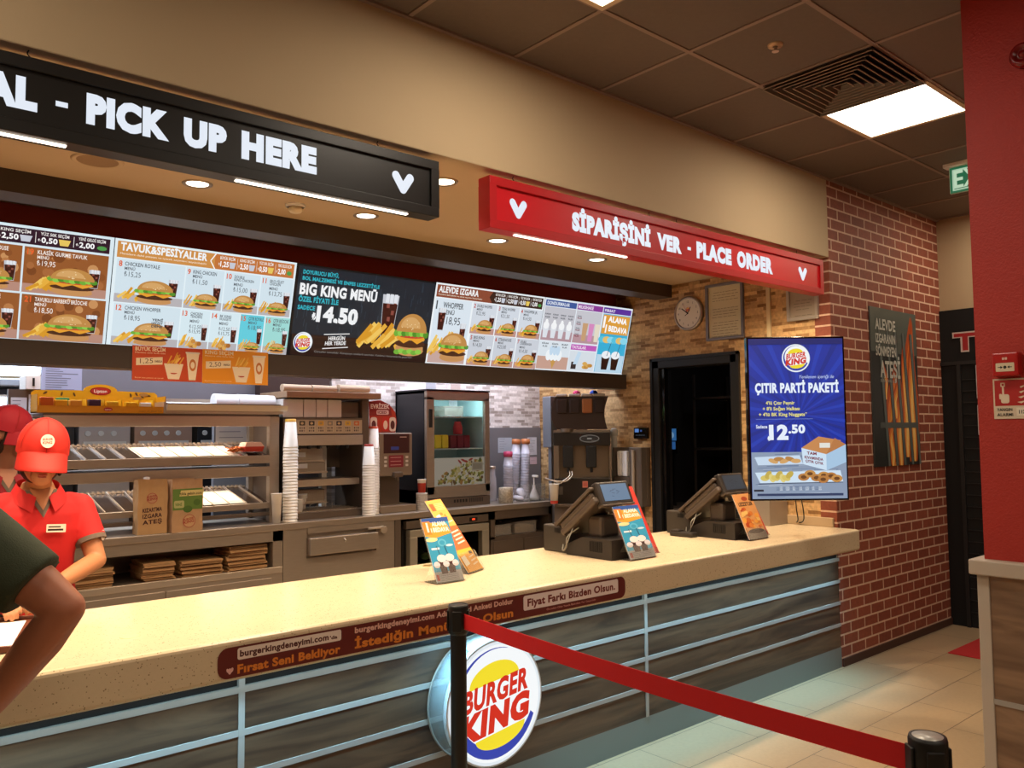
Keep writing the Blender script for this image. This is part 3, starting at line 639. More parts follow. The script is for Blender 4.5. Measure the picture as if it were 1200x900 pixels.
def scr5(a, W_, H):
    a.rect(0, 0, W_, H, '#e4ecf4')
    a.rect(.014, H-.062, .36, H-.014, '#3c5a9c'); a.text('DONDURMALAR', .03, H-.052, .028, '#dce4f0', w=.25)
    a.rect(.37, H-.062, .675, H-.014, '#8c3c98'); a.text('MILKSHAKE', .38, H-.052, .028, '#ecdcf0', w=.18)
    a.rect(.685, H-.062, W_-.014, H-.014, '#5c349c'); a.text('FIRSAT', .70, H-.052, .024, '#e4dcf0', w=.13)
    a.rect(.014, .25, .36, H-.068, '#c4c4cc'); a.rect(.014, .25, .36, .33, '#b4949c'); a.rect(.014, .016, .36, .24, '#dce6ee'); a.rect(.014, .016, .36, .12, '#c8a090')
    a.rect(.37, .25, .675, H-.068, '#c8c8d0'); a.rect(.37, .25, .675, .32, '#b8949c'); a.rect(.37, .016, .675, .18, '#d8e0e8'); a.rect(.37, .19, .675, .236, '#c05ab8'); a.text('TATLILAR', .38, .2, .026, '#f0dcf0', w=.17)
    for i in range(4):
        x = .055+i*.085; a.face([(x-.022, .27), (x+.022, .27), (x+.032, .36), (x-.032, .36)], '#dfe4ec'); a.ell(x, .37, .032, .03, '#f6f8fa', n=12); a.ell(x, .40, .016, .02, '#f6f8fa', n=10)
        a.text('SUNDAE', x-.03, .455, .012, '#50565e', w=.06); a.text('₺4,50', x-.025, .43, .014, '#50565e', w=.05)
    a.face([(.15, .11), (.23, .11), (.19, .02)], '#c89850')
    for dx in (-.06, -.02, .02, .06): a.ell(.19+dx, .13, .03, .045, '#f0f6fa', n=12)
    for dx in (-.035, .005, .04): a.ell(.19+dx, .17, .022, .04, '#c4dcf0', n=12)
    for i in range(3): a.text(['KÜLAH', 'KÜLAHTA', 'KAP'][i], .04+i*.11, .218, .013, '#50565e', w=.07); a.text('₺1,50', .05+i*.11, .195, .013, '#50565e', w=.05)
    for i, c_ in enumerate(('#c8a078', '#d88cc0', '#e4dcc8')): a.face([(.47+i*.075, .27), (.515+i*.075, .27), (.525+i*.075, .42), (.46+i*.075, .42)], c_)
    for i in range(4): a.text('₺6,50', .385, .30+i*.05, .014, '#7c3444', w=.05); a.text('SHAKE', .385, .318+i*.05, .01, '#50565e', w=.045)
    a.rect(.40, .03, .46, .09, '#3c3030'); a.face([(.42, .07), (.47, .07), (.50, .17), (.46, .18)], '#c4dcf0')
    for i in range(5): a.ell(.56+.022*(i % 4), .05+.015*(i//2), .03, .016, ['#d8a858', '#c48c40'][i % 2], n=10)
    a.rect(.685, .016, W_-.014, H-.068, '#3ab0d8'); a.rect(.69, .35, W_-.02, H-.075, '#e0a040')
    a.text('1', .70, .40, .10, '#fff', bold=.06); a.text('ALANA', .755, .455, .05, '#fff', w=.24, bold=.05, slope=-.05); a.text('1', .735, .36, .07, '#fff', bold=.06); a.text('BEDAVA', .775, .375, .05, '#fff', w=.24, bold=.05, slope=-.05)
    for i in range(6): a.ell(.72+.055*i, .30, .05, .03, ['#58c4e0', '#e8c070', '#8cd8ec'][i % 3], n=12)
    a.rect(.69, .016, W_-.02, .17, '#bcd8ea')
    for x in (.80, .92):
        a.face([(x-.035, .04), (x+.035, .04), (x+.05, .15), (x-.05, .15)], '#2c1410'); a.ell(x, .17, .055, .035, '#eef2f6', n=14); a.line(x+.01, .16, x+.04, .28, .006, '#28405c')
    a.rect(0, 0, W_, .012, '#e8f0f6')
xb_ = [.178, 1.235, 2.293, 3.353, 4.41, 5.462]
LB = ['leftmost menu screen with burgers on a blurred brown background', 'white menu screen with an orange header and nine chicken meals', 'dark promotional menu screen showing one large burger, fries and a drink', 'white menu screen with a brown header and one big burger beside six small ones', 'narrow columned menu screen with ice cream, milkshakes and a blue drink offer']
for i, fn in enumerate((scr1, scr2, scr3, scr4, scr5)): screen(i, xb_[i], xb_[i+1], LB[i], fn)

def flyer(nm, label, x0, x1, z0, z1, draw, y=4.762):
    t = thing(nm, label, 'poster', ((x0+x1)/2, y, z0)); w = x1-x0; h = z1-z0
    MB().box(-w/2, w/2, 0, .004, 0, h).build('card', paper, t); a = Art(-w/2, 0, -.0006); draw(a, w, h); a.put('print', print_m, t)
def promo(bg, head, price):
    def f(a, w, h):
        a.rect(0, 0, w, h, bg); a.text(head, .015, h-.028, .022, '#f8e8d0', w=w*.42, bold=.03); a.text('Menüne ekle farkı öde', .015, h-.042, .008, '#f8e8d0', w=w*.42, bold=0)
        a.face([(.02, h*.43), (w*.42, h*.48), (w*.42, h*.70), (.02, h*.64)], '#f0e0c4'); a.text(price, .04, h*.49, .026, '#705040', w=.07, bold=0, slope=.06); a.text('FARKLA', w*.31, h*.53, .012, '#705040', w=.04, slope=.06)
        a.text('Büyük boy patates ve içecek', .015, .012, .007, '#f8d8b0', w=w*.4, bold=0)
        a.face([(w*.50, .012), (w*.66, .012), (w*.72, h*.52), (w*.44, h*.52)], '#f4e4cc'); a.fries(w*.56, h*.5, w*.2, h*.32, n=10); a.ell(w*.58, h*.25, w*.05, w*.02, '#c04828', 180, 360)
        a.face([(w*.80, .01), (w*.90, .01), (w*.95, h*.84), (w*.76, h*.84)], '#f4e4cc'); a.rect(w*.75, h*.84, w*.96, h*.89, '#e8e0d8'); a.ell(w*.855, h*.5, w*.05, h*.18, '#c87838'); a.ell(w*.855, h*.5, w*.03, h*.1, '#f4e4cc')
    return f
flyer('promo_card', 'orange promotional card with fries and drink hanging under the menu screens', 1.353, 1.737, 1.945, 2.138, promo('#c8481c', 'BÜYÜK SEÇİM', '1,25'))
flyer('promo_card', 'yellow promotional card with fries and drink hanging beside the orange card', 1.738, 2.139, 1.940, 2.140, promo('#e8981c', 'KING SEÇİM', '2,50'), 4.763)

# ================================================================ PORTRAIT SCREEN
tv = thing('advertising_screen', 'large upright advertising screen with a blue party meal advert beside the doorway', 'television', (4.682, 2.702, 1.20), rz=-YAW)
TW, TH = .612, 1.02
MB().box(-TW/2, TW/2, 0, .05, 0, TH, .004).build('housing', black_g, tv)
a = Art(-TW/2, 0, -.001); m_ = .012
a.rect(m_, m_, TW-m_, TH-m_, '#16309c')
cx, cy = TW*.52, TH*.52
for i in range(36):
    t = 2*PI*i/36; t2 = t+.07; R_ = .9
    def clip(q):
        s_ = min(((TW-m_-cx)/math.cos(q)) if math.cos(q) > 1e-6 else 9, ((m_-cx)/math.cos(q)) if math.cos(q) < -1e-6 else 9,
                 ((TH-m_-cy)/math.sin(q)) if math.sin(q) > 1e-6 else 9, ((m_-cy)/math.sin(q)) if math.sin(q) < -1e-6 else 9); return (cx+s_*math.cos(q), cy+s_*math.sin(q))
    a.face([(cx, cy), clip(t), clip(t2)], '#1c3cb0' if i % 2 else '#122a88')
a.rect(m_, TH-.05, TW-m_, TH-m_, '#0e1e68')
a.logo(TW*.5, TH-.135, .088)
a.text('Yenilenen içeriği ile', TW*.52, TH-.262, .020, '#c8d8f4', w=.22, bold=0, sk=.25)
a.text('ÇITIR PARTİ PAKETİ', .045, TH-.352, .062, '#e8f2ff', w=TW-.09, bold=.05)
for i, (s_, x0, w_) in enumerate((("4'lü Çıtır Peynir", .11, .18), ("+ 8'li Soğan Halkası", .09, .23), ("+ 4'lü BK King Nuggets*", .065, .30))): a.text(s_, x0, TH-.425-.036*i, .022, '#e8e07c', w=w_, bold=.03)
a.line(.045, TH-.515, .40, TH-.515, .0015, '#9ab0e0')
a.text('Sadece', .045, TH-.572, .022, '#e8f2ff', w=.07, bold=.02); a.text('12', .125, TH-.645, .095, '#e8f2ff', w=.12, bold=.06); a.text('.50', .245, TH-.605, .055, '#e8f2ff', w=.105, bold=.05); a.text('₺', .115, TH-.65, .028, '#e8f2ff')
a.rect(m_, m_, TW-m_, .30, '#8c9cb4'); rnd = random.Random(3)
for i in range(40):
    y = .02+.27*rnd.random(); x = .02+.4*rnd.random(); a.line(x, y, x+.15, y+.004, .003, rnd.choice(['#6c80a0', '#a8b4c8', '#566a8c', '#b8c4d4']))
a.face([(.03, .27), (.31, .28), (.33, .225), (.05, .22)], '#c8dcf0'); a.face([(.03, .175), (.56, .185), (.575, .115), (.06, .11)], '#d0e4f4')
a.line(.05, .105, .575, .112, .004, '#28344c')
bx = [(.325, .31), (.44, .255), (.595, .335), (.595, .255), (.44, .175), (.325, .235)]
a.face([(.322, .325), (.475, .285), (.475, .185), (.33, .225)], '#cfe4f6'); a.face([(.475, .285), (.598, .345), (.598, .235), (.475, .185)], '#a8c8e4')
a.face([(.322, .325), (.475, .285), (.57, .37), (.43, .395)], '#c88a54'); a.face([(.475, .285), (.598, .345), (.53, .385)], '#b87a48')
a.rect(.435, .325, .50, .355, '#e4e4dc'); a.text('TAM', .355, .285, .018, '#7c3040', w=.06, slope=-.1); a.text('KIVAMINDA', .34, .26, .018, '#7c3040', w=.115, slope=-.15); a.text('ÇITIR ÇITIR', .345, .238, .016, '#7c3040', w=.11, slope=-.18)
for i in range(5): a.ell(.145+.035*i, .245+.012*(i % 2), .032, .014, ['#d4a468', '#b88448'][i % 2], n=14, rot=.3*(i % 3-1))
for i in range(8): a.ell(.09+.022*i, .14+.02*(i % 3 == 1), .028, .018, ['#d8c468', '#c4ac50', '#e0d080'][i % 3], n=12, rot=i)
for i, (x, y) in enumerate(((.33, .145), (.37, .165), (.41, .14), (.455, .155), (.50, .15), (.535, .135), (.45, .13))):
    a.ell(x, y, .035, .023, ['#b87c40', '#c8904c'][i % 2], n=16); a.ell(x, y, .018, .011, '#6c4424', n=12)
for i in range(14): a.text('LLILIL'[i % 3:], .16+.02*i, .065, .022, '#e0e8f0' if i % 2 else '#405878', bold=0, cond=.3)
a.rect(.04, .03, TW-.04, .045, '#2c3c60'); a.rect(.02, .058, .08, .07, '#10182c')
a.put('display', screen_m, tv)
m = MB(); m.box(-.16, .16, .05, .075, .35, .65, .004); m.box(-.02, .02, .07, .40, .46, .54); m.build('wall_bracket', blackm, tv)
for zz in (.40, .52, .75): MB().box(-TW/2-.006, -TW/2, .012, .035, zz-.05, zz+.05, .002).build('side_speaker', blackm, tv)

# ================================================================ THINGS ON THE STONE WALL (they face -X)
def wthing(nm, label, cat, y, z, x=XS): return thing(nm, label, cat, (x, y, z), rz=-PI/2)
def wp(o): return o
ck = wthing('wall_clock', 'round silver rimmed wall clock with white face and red second hand', 'clock', 4.09, 2.598)
m = MB(); T = Matrix.Rotation(PI/2, 4, 'X')
m.lathe([(0, 0), (.14, 0), (.142, .02), (.136, .034), (.124, .036), (.12, .028)], n=48, T=T); m.build('case', mat('clock_silver', '#a89c90', .3, .7), ck)
a = Art(0, 0, -.0285); a.ell(0, 0, .121, .121, '#ddd6ca', n=48)
for h in range(12):
    t = PI/2-2*PI*h/12; a.text(str(h or 12), .095*math.cos(t), .095*math.sin(t)-.009, .018, '#2a2622', al='c', bold=.01)
a.logo(0, .03, .022, '#c86048', '#e8b09c')
a.put('dial', print_m, ck)
a = Art(0, 0, -.033); a.line(0, 0, -.06, .045, .008, '#1a1614'); a.line(0, 0, -.028, -.018, .006, '#1a1614'); a.line(.0, 0, -.045, .08, .0025, '#b02818'); a.line(0, 0, .03, .05, .007, '#1a1614'); a.ell(0, 0, .007, .007, '#1a1614'); a.put('hands', print_m, ck)
def frame(label, y0, y1, z0, z1, fc, seed, tint):
    t = wthing('picture_frame', label, 'framed notice', (y0+y1)/2, z0); w = y1-y0; h = z1-z0; b = .022
    m = MB(); m.box(-w/2, w/2, -.025, -.001, 0, b, .003); m.box(-w/2, w/2, -.025, -.001, h-b, h, .003); m.box(-w/2, -w/2+b, -.024, -.001, b-.003, h-b+.003); m.box(w/2-b, w/2, -.024, -.001, b-.003, h-b+.003)
    m.build('frame', fc, t); a = Art(-w/2, 0, -.008); a.rect(b, b, w-b, h-b, tint); rnd = random.Random(seed)
    for i in range(int(h/.022)-2):
        y = h-.05-i*.022
        if i in (0, 5, 6, 11): continue
        x = .05+.02*rnd.random()
        while x < w-.07:
            q = .015+.04*rnd.random(); q = min(q, w-.05-x); a.rect(x, y, x+q, y+.004, '#7c7468'); x += q+.008
    a.put('document', print_m, t); return t
frame('tall grey framed notice on the stone wall right of the clock', 3.575, 3.922, 2.352, 2.803, mat('grey_frame', '#78747a', .4, .4), 2, '#c8bd9c')
frame('silver framed certificate on the stone wall half hidden by the red sign', 2.962, 3.206, 2.432, 2.78, mat('silver_frame', '#b8b0a4', .3, .6), 3, '#a89c8c')
m = MB(); m.box(XS-.02, XS-.0005, 3.345, 3.375, 2.33, ZK); tag(m.build('cable_duct', mat('duct_cream', '#c8b48c', .5)), 'thin cream cable duct running up the stone wall between two frames', 'cable duct')
td = wthing('time_clock', 'small black wall device with a blue lit display left of the doorway', 'wall device', 4.615, 1.575)
MB().box(-.075, .075, -.035, -.0005, 0, .095, .006).build('body', black_g, td)
a = Art(0, 0, -.0357); a.rrect(-.06, .055, -.015, .085, .004, '#5a84c8'); a.rect(.0, .06, .02, .075, '#2c4c8c')
for i in range(6): a.ell(-.045+.018*i, .03, .005, .005, '#3c4450', n=8)
a.put('display', art_mat('dim_screen', .8), td)
pi_ = MB(); pi_.cyl((5.415, 4.895, 1.05), (5.415, 4.895, 1.60), .026, n=24); pi_.lathe([(.026, 1.60), (.034, 1.61), (.034, 1.65), (.02, 1.668), (0, 1.67)], (5.415, 4.895, 0), 24)
tag(pi_.build('cup_dispenser_tube', mat('tube_grey', '#b4b0a8', .4, .2)), 'upright pale tube with a rounded cap beside the coffee machine', 'dispenser')
ds = thing('towel_dispenser', 'brown metal dispenser cabinet with white paper inside, mounted by the doorway', 'dispenser', (5.42, 4.69, 1.0), rz=-PI/2)
m = MB(); m.box(-.165, .155, .0, .05, 0, .50, .003); m.box(-.165, -.15, -.07, 0, 0, .5); m.box(.02, .155, -.07, 0, 0, .5, .004); m.box(-.165, .02, -.07, 0, .19, .25); m.build('cabinet', steel_d, ds)
MB().cyl((.075, -.085, .02), (.075, -.085, .48), .014).build('rod', steel_l, ds)
m = MB(); m.box(-.13, -.08, -.06, -.002, .252, .47, .012); m.box(-.075, -.015, -.06, -.002, .252, .47, .012); m.build('paper_roll', paper, ds)
m = MB(); m.box(-.13, .0, -.06, -.002, .01, .13, .01); m.build('paper_roll', paper, ds)

# poster on the brick wall
po = thing('flame_poster', 'tall grey poster of flames behind grill bars on the brick wall', 'poster', (6.435, YB, 1.355))
PW, PH = .79, 1.21
MB().box(-PW/2, PW/2, -.012, -.0005, 0, PH, .002).build('board', mat('poster_edge', '#3c3e3c', .6), po)
a = Art(-PW/2, 0, -.0125); a.rect(0, 0, PW, PH, '#2a2c2a'); a.rect(0, PH*.72, PW, PH, '#50564f')
def flame(pts, c): a.face(pts, c)
for (x, w_, h_, b_) in ((.36, .34, .66, .0), (.66, .30, .98, .02), (.30, .13, .30, .0), (.44, .16, .62, .0), (.56, .18, .80, .05), (.68, .16, .98, .02), (.22, .06, .66, .42), (.38, .1, .55, .3)):
    for k, cl in ((1, '#a8481c'), (.78, '#d0702c'), (.5, '#e09c40'), (.25, '#e8c070')):
        n = 14; L = []; Rr = []
        for i in range(n+1):
            q = i/n; ww = w_*k*(math.sin(PI*min(1, .12+q*.88))**.8)*(1-q*.3)/2; xx = x+.03*math.sin(q*7+x*20)*q; yy = PH*(b_+(h_-b_)*q*(.55+.45*k)); L.append((xx-ww, yy)); Rr.append((xx+ww, yy))
        a.face([(min(max(p[0], 0), PW), min(p[1], PH)) for p in L+Rr[::-1]], cl)
for i in range(7):
    x = .02+i*.135; x2 = x-.10
    if x2 < -.06: continue
    for dw, cl in ((.05, '#3a403c'), (.028, '#5c6460')):
        xa, xb2 = x+.08, x2+.08
        a.face([(max(0, min(PW, xb2-dw/2)), PH*.86), (max(0, min(PW, xb2+dw/2)), PH*.86), (max(0, min(PW, xa+dw/2)), 0), (max(0, min(PW, xa-dw/2)), 0)], cl)
a.rect(.1, PH*.24, PW-.04, PH*.275, '#4c524e')
for i, (s_, h_, w_) in enumerate((('ALEVDE', .085, .34), ('IZGARANIN', .07, .33), ('SÖNMEYEN', .075, .34), ('ATEŞİ', .13, .34))):
    a.text(s_, .07 if i < 3 else .13, PH-[.17, .27, .37, .535][i], h_, '#b4b4a8', w=w_, bold=.03)
a.text('BURGERIN ADI', .13, PH-.57, .022, '#a0a098', w=.26, bold=.0)
a.put('print', print_m, po)
# fascia lettering and boards on the black shop wall
te = thing('shop_lettering', 'red letters with white outline on the black wall beside the red column', 'sign', (7.322, 2.775, 2.275), rz=-PI/2)
a = Art(0, 0, -.001); 
a.text('TE', 0, .0, .17, '#c8b8b0', w=.34, bold=.075); a.text('TE', .012, .012, .146, '#a01c20', w=.316, bold=.03)
a.put('lettering', print_m, te)
te2 = None
for k, (z0, z1) in enumerate(((1.88, 2.16), (1.58, 1.83))):
    t = thing('wall_board', ['upper', 'lower'][k]+' white panel on the black wall, just peeking out beside the red column', 'panel', (7.3215, 2.60, z0), rz=-PI/2)
    MB().box(0, .5, -.02, 0, 0, z1-z0, .008).build('panel', paper, t)
ma = MB(); ma.box(6.365, 7.25, 1.2, 2.535, 0, .008, .003); tag(ma.build('floor_mat', mat('red_mat', '#a01c1c', .9, noise=.15, nscale=150)), 'red floor mat in front of the black wall', 'mat')
# fire alarm things on the column (facing -X)
fa = thing('fire_alarm_button', 'red manual fire alarm call point with white window on the red column', 'fire alarm', (3.62, 1.163, 1.84), rz=-PI/2)
MB().box(-.047, .047, -.05, 0, 0, .093, .006).build('housing', mat('alarm_red', '#a81a18', .3), fa)
a = Art(0, 0, -.0505); a.rrect(-.033, .018, .033, .052, .003, '#d0c0a4'); a.ell(0, .035, .006, .006, '#1c1814')
for sg in (-1, 1): a.face([(sg*.008, .035), (sg*.016, .041), (sg*.016, .029)], '#1c1814'); a.line(sg*.016, .035, sg*.025, .035, .003, '#1c1814')
a.rrect(-.009, .064, -.001, .074, .002, '#d8b0a0'); a.rrect(.001, .064, .009, .074, .002, '#d8b0a0')
a.put('window', print_m, fa)
fs_ = thing('fire_alarm_sign', 'red and cream fire alarm sign with a pressing hand below the call point', 'sign', (3.62, 1.135, 1.672), rz=-PI/2)
MB().box(-.09, .09, -.004, 0, 0, .16, .001).build('plate', mat('sign_cream', '#d0c0a8', .5), fs_)
a = Art(-.09, 0, -.0045); a.rect(.006, .052, .174, .154, '#a81a18'); a.rrect(.028, .128, .044, .144, .002, '#d8c8b0'); a.rect(.032, .132, .04, .14, '#a81a18')
a.rrect(.033, .09, .040, .13, .0034, '#d8c8b0'); a.rrect(.028, .062, .058, .098, .008, '#d8c8b0'); a.rrect(.022, .078, .032, .1, .004, '#d8c8b0')
for i in range(4): a.face([(.085+.004*i, .066+.02*i), (.10, .060+.02*i), (.125, .075+.02*i), (.10, .068+.02*i)], '#d8c8b0')
for i in range(3): a.face([(.11, .06+.02*i), (.13, .07+.02*i), (.14, .1+.015*i), (.12, .085+.015*i)], '#d8c8b0')
a.text('YANGIN', .012, .031, .012, '#1c1814', w=.055, bold=.02); a.text('ALARMI', .012, .011, .012, '#1c1814', w=.057, bold=.02); a.rect(.082, .012, .13, .044, '#e0d4c0'); a.text('112', .09, .02, .014, '#1c1814')
a.put('print', print_m, fs_)
ab = thing('alarm_sounder', 'round dark red alarm sounder high on the red column', 'fire alarm', (3.62, 1.055, 3.105), rz=-PI/2)
m = MB(); m.lathe([(0, 0), (.048, 0), (.05, .03), (.042, .048), (.03, .05), (.026, .036), (.012, .036), (.010, .05), (0, .052)], n=32, T=T); m.build('body', mat('alarm_dark_red', '#7a1414', .25), ab)

# queue posts and belt
qp = thing('queue_post', 'black queue barrier post nearer the counter, carrying the red belt', 'queue post', (1.865, 2.477, 0))
def post(t):
    m = MB(); m.lathe([(0, 0), (.17, 0), (.17, .012), (.05, .03), (.035, .034)], n=36); m.build('base', blackm, t)
    m = MB(); m.cyl((0, 0, .03), (0, 0, .9), .030, n=28); m.build('pole', blackm, t)
    m = MB(); m.lathe([(.031, .89), (.038, .9), (.038, .992), (.036, 1.0), (.03, 1.0)], n=32)
    for k in range(4):
        t_ = PI/4+k*PI/2; m.box(.034, .041, -.018, .018, .905, .98, .003, T=Matrix.Rotation(t_, 4, 'Z'))
    m.build('belt_head', blackm, t)
post(qp)
p2 = (1.784, .757)
qp2 = thing('queue_post', 'black queue barrier post with a silver disc on top, in the bottom right', 'queue post', (p2[0], p2[1], 0)); post(qp2)
m = MB(); m.lathe([(0, .9985), (.03, .9985)], n=32); m.build('cap_ring', blackm, qp)
m = MB(); m.lathe([(0, 1.0), (.030, 1.0), (.031, .996)], n=32); m.build('top_disc', mat('silver_disc', '#b8b4ac', .35, .3, noise=.3, nscale=60), qp2)
m = MB(); n = 14; vs = []; dx, dy = p2[0]-1.865, p2[1]-2.477
for i in range(n+1):
    q = i/n; s_ = .035*math.sin(PI*q); tx = .022+q*.952
    for zz in (.970, .915): 
        for off in (-.001, .001): vs.append((dx*tx+off, dy*tx, zz-s_*.4))
fs = []
for i in range(n):
    b0 = 4*i; b1 = b0+4
    fs += [(b0, b1, b1+2, b0+2), (b0+1, b0+3, b1+3, b1+1), (b0, b0+1, b1+1, b1), (b0+2, b1+2, b1+3, b0+3)]
m.add(vs, fs); b_ = m.build('belt', mat('belt_red', '#c8161a', .7, noise=.08, nscale=300), qp); b_['label'] = 'red retractable belt'
ORD = ['bottom', 'second', 'third', 'fourth', 'fifth', 'sixth', 'seventh', 'eighth', 'ninth', 'tenth', 'eleventh', 'twelfth', 'thirteenth', 'fourteenth', 'fifteenth', 'sixteenth', 'seventeenth', 'eighteenth', 'nineteenth', 'twentieth', 'twenty first', 'twenty second', 'twenty third', 'twenty fourth', 'twenty fifth']

# ================================================================ BACK COUNTER (worktop 1.03 m high, front at Y 5.3)
YF = 5.30
wt = B(.3, 5.035, YF, 5.92, .985, 1.03, .004); wt = wt.build('steel_worktop', steel); tag(wt, 'long brushed steel worktop behind the service counter', 'worktop')
# left cabinet: open niche with folded paper bags
cb = thing('bag_cabinet', 'steel cabinet with an open niche full of folded paper bags', 'cabinet', (1.39, YF+.01, 0))
X = lambda x: x-1.39
m = MB(); m.box(X(.3), X(2.50), 0, .6, .0, .72); m.box(X(.3), X(2.50), .0, .03, .915, .985); m.box(X(2.43), X(2.50), 0, .6, .70, .985); m.box(X(.3), X(.36), 0, .6, .7, .985); m.box(X(.3), X(2.5), .55, .6, .7, .985)
m.build('carcass', steel, cb)
MB().box(X(.36), X(2.43), .02, .54, .72, .735).build('niche_floor', steel_d, cb)
MB().box(X(.3), X(2.50), -.006, .02, .70, .742, .003).build('shelf_lip', steel_l, cb)
for x0, x1 in ((.32, 1.02), (1.03, 1.72), (1.73, 2.42)): MB().box(X(x0), X(x1), -.012, .0, .06, .675, .003).build('door', steel, cb)
bagp = thing('folded_paper_bag', '', 'paper bag', (0, 0, 0))
m = MB()
for k in range(2): m.box(-.11, .11, -.14, .14, .006*k, .006*k+.0052)
m.prism([(-.11, 0), (.11, 0), (.105, .002), (-.105, .002)], -.15, -.14, 'y'); m.build('folded_sheet', kraft, bagp)
rn = random.Random(4); first = True
BG = [('brown folded paper bags in the leftmost niche pile', (1.20, 1.44), 9), ('brown folded paper bags in the second niche pile from the left', (1.60, 1.80), 9), ('brown folded paper bags in the low wide third niche pile', (1.83, 2.11), 8), ('brown folded paper bags in the tallest rightmost niche pile', (2.13, 2.41), 13)]
for g, (lab, (x0, x1), n) in enumerate(BG):
    for i in range(n):
        r = bagp if first else dup(bagp)
        r['label'] = ORD[i]+(' ' if i == 0 else ' from bottom, ')+lab.replace('bags', 'bag'); r['group'] = lab
        r.location = ((x0+x1)/2+rn.uniform(-.008, .008), YF+.185+rn.uniform(-.01, .012), .7355+.0128*i); r.rotation_euler = (0, rn.uniform(-.008, .008), rn.uniform(-.05, .05))
        r.scale = ((x1-x0)/.235, 1, 1); first = False
# soda cabinet with pull out drawer
cb = thing('drawer_cabinet', 'steel cabinet with a tilted drawer under the drink dispenser', 'cabinet', (2.97, YF+.01, 0)); X = lambda x: x-2.97
m = MB(); m.box(X(2.505), X(3.43), .02, .6, 0, .985); m.box(X(2.505), X(2.68), 0, .03, 0, .985); m.box(X(3.24), X(3.43), 0, .03, 0, .985); m.box(X(2.68), X(3.24), 0, .03, 0, .775); m.build('carcass', steel, cb)
MB().box(X(2.68), X(3.24), -.014, .0, .945, .984).build('top_lip', steel, cb)
dr = MB().box(X(2.685), X(3.235), -.045, .02, .795, .915, .006).build('drawer', steel, cb)
m = MB(); m.tube([(X(2.95), -.047, .895), (X(2.952), -.056, .885), (X(2.96), -.052, .875), (X(2.953), -.046, .868)], .004); m.build('hook', steel_l, dr)
m = MB(); m.cyl((X(3.29), -.03, .925), (X(3.29), .0, .925), .028); m.box(X(3.16), X(3.31), -.032, -.015, .935, .95, .004); m.build('hinge_bracket', steel_l, cb)
MB().box(X(3.40), X(3.45), -.01, .05, 0, .985).build('post', steel_d, cb)
# low glass door fridge
lf = thing('undercounter_fridge', 'low fridge with pale frame and glass door beneath the steel worktop', 'fridge', (3.90, YF+.015, 0)); X = lambda x: x-3.90
m = MB(); m.box(X(3.50), X(3.53), .05, .58, 0, .97); m.box(X(4.295), X(4.325), .05, .58, 0, .97); m.box(X(3.5), X(4.325), .55, .58, 0, .97); m.box(X(3.5), X(4.325), .05, .58, .94, .97); m.box(X(3.5), X(4.325), .05, .58, 0, .30); m.build('housing', blackm, lf)
m = MB(); m.box(X(3.51), X(4.32), -.0, .05, .905, .965, .004); m.build('control_panel', steel_d, lf)
m = MB(); m.box(X(4.12), X(4.20), -.004, .0, .92, .95); m.build('display', blackm, lf)
m = MB(); m.box(X(4.145), X(4.175), -.005, -.003, .928, .942); m.build('lit_digits', mat('led_red', '#d04020', .5, emit=1.5), lf)
dd = MB()
for q in ((3.53, 4.31, .84, .895), (3.53, 4.31, .1, .16), (3.53, 3.60, .16, .84), (4.24, 4.31, .16, .84)): dd.box(X(q[0]), X(q[1]), -.02, .04, q[2], q[3], .004)
dd = dd.build('door', mat('pale_door_frame', '#a8a090', .35, .5), lf); MB().box(X(3.60), X(4.24), .0, .008, .16, .84).build('pane', glass, dd)
m = MB(); rn = random.Random(2)
for i in range(60): m.ball((X(3.66)+.5*rn.random(), .3*rn.random()+.12, .34+.32*rn.random()), .05, .03, .03, 7, 5)
g_ = m.build('salad_pile', mat('salad_green', '#3e5a2c', .7, noise=.4, nscale=60)); g_.location = (3.90, YF+.02, .0); tag(g_, 'green leafy salad stored behind the low fridge glass', 'salad', kind='stuff')
# right cabinet with niche
cb = thing('niche_cabinet', 'dark steel cabinet with an open niche holding plastic containers, at the worktop end', 'cabinet', (4.68, YF+.01, 0)); X = lambda x: x-4.68
m = MB(); m.box(X(4.34), X(5.03), 0, .6, 0, .77); m.box(X(4.34), X(5.03), 0, .03, .915, .985); m.box(X(4.34), X(4.385), 0, .6, .75, .985); m.box(X(5.0), X(5.03), 0, .6, .75, .985); m.box(X(4.34), X(5.03), .5, .6, .75, .985); m.build('carcass', steel_d, cb)
for x0, x1 in ((4.36, 4.68), (4.70, 5.02)): MB().box(X(x0), X(x1), -.012, 0, .06, .735, .003).build('door', steel_d, cb)
def tub(x, y, z, w, d, h, lab, food=None):
    t = thing('food_container', lab, 'container', (x, y, z)); m = MB(); th = .003
    m.box(-w/2, w/2, -d/2, -d/2+th, 0, h); m.box(-w/2, w/2, d/2-th, d/2, 0, h); m.box(-w/2, -w/2+th, -d/2, d/2, 0, h); m.box(w/2-th, w/2, -d/2, d/2, 0, h); m.box(-w/2, w/2, -d/2, d/2, 0, th)
    m.box(-w/2-.006, w/2+.006, -d/2-.006, -d/2, h-.008, h); m.box(-w/2-.006, w/2+.006, d/2, d/2+.006, h-.008, h)
    m.build('box', mat('cloudy_plastic', '#a09890', .3, alpha=.45), t)
    if food: MB().box(-w/2+.01, w/2-.01, -d/2+.01, d/2-.01, th, h*.6, .01).build('contents', food, t)
    return t
tub(4.50, YF+.15, .771, .19, .2, .09, 'cloudy plastic container in the dark niche, left one')
tub(4.76, YF+.15, .771, .25, .2, .10, 'cloudy plastic container with a yellow label in the dark niche, right one', mat('yellow_pack', '#a8843c', .6))

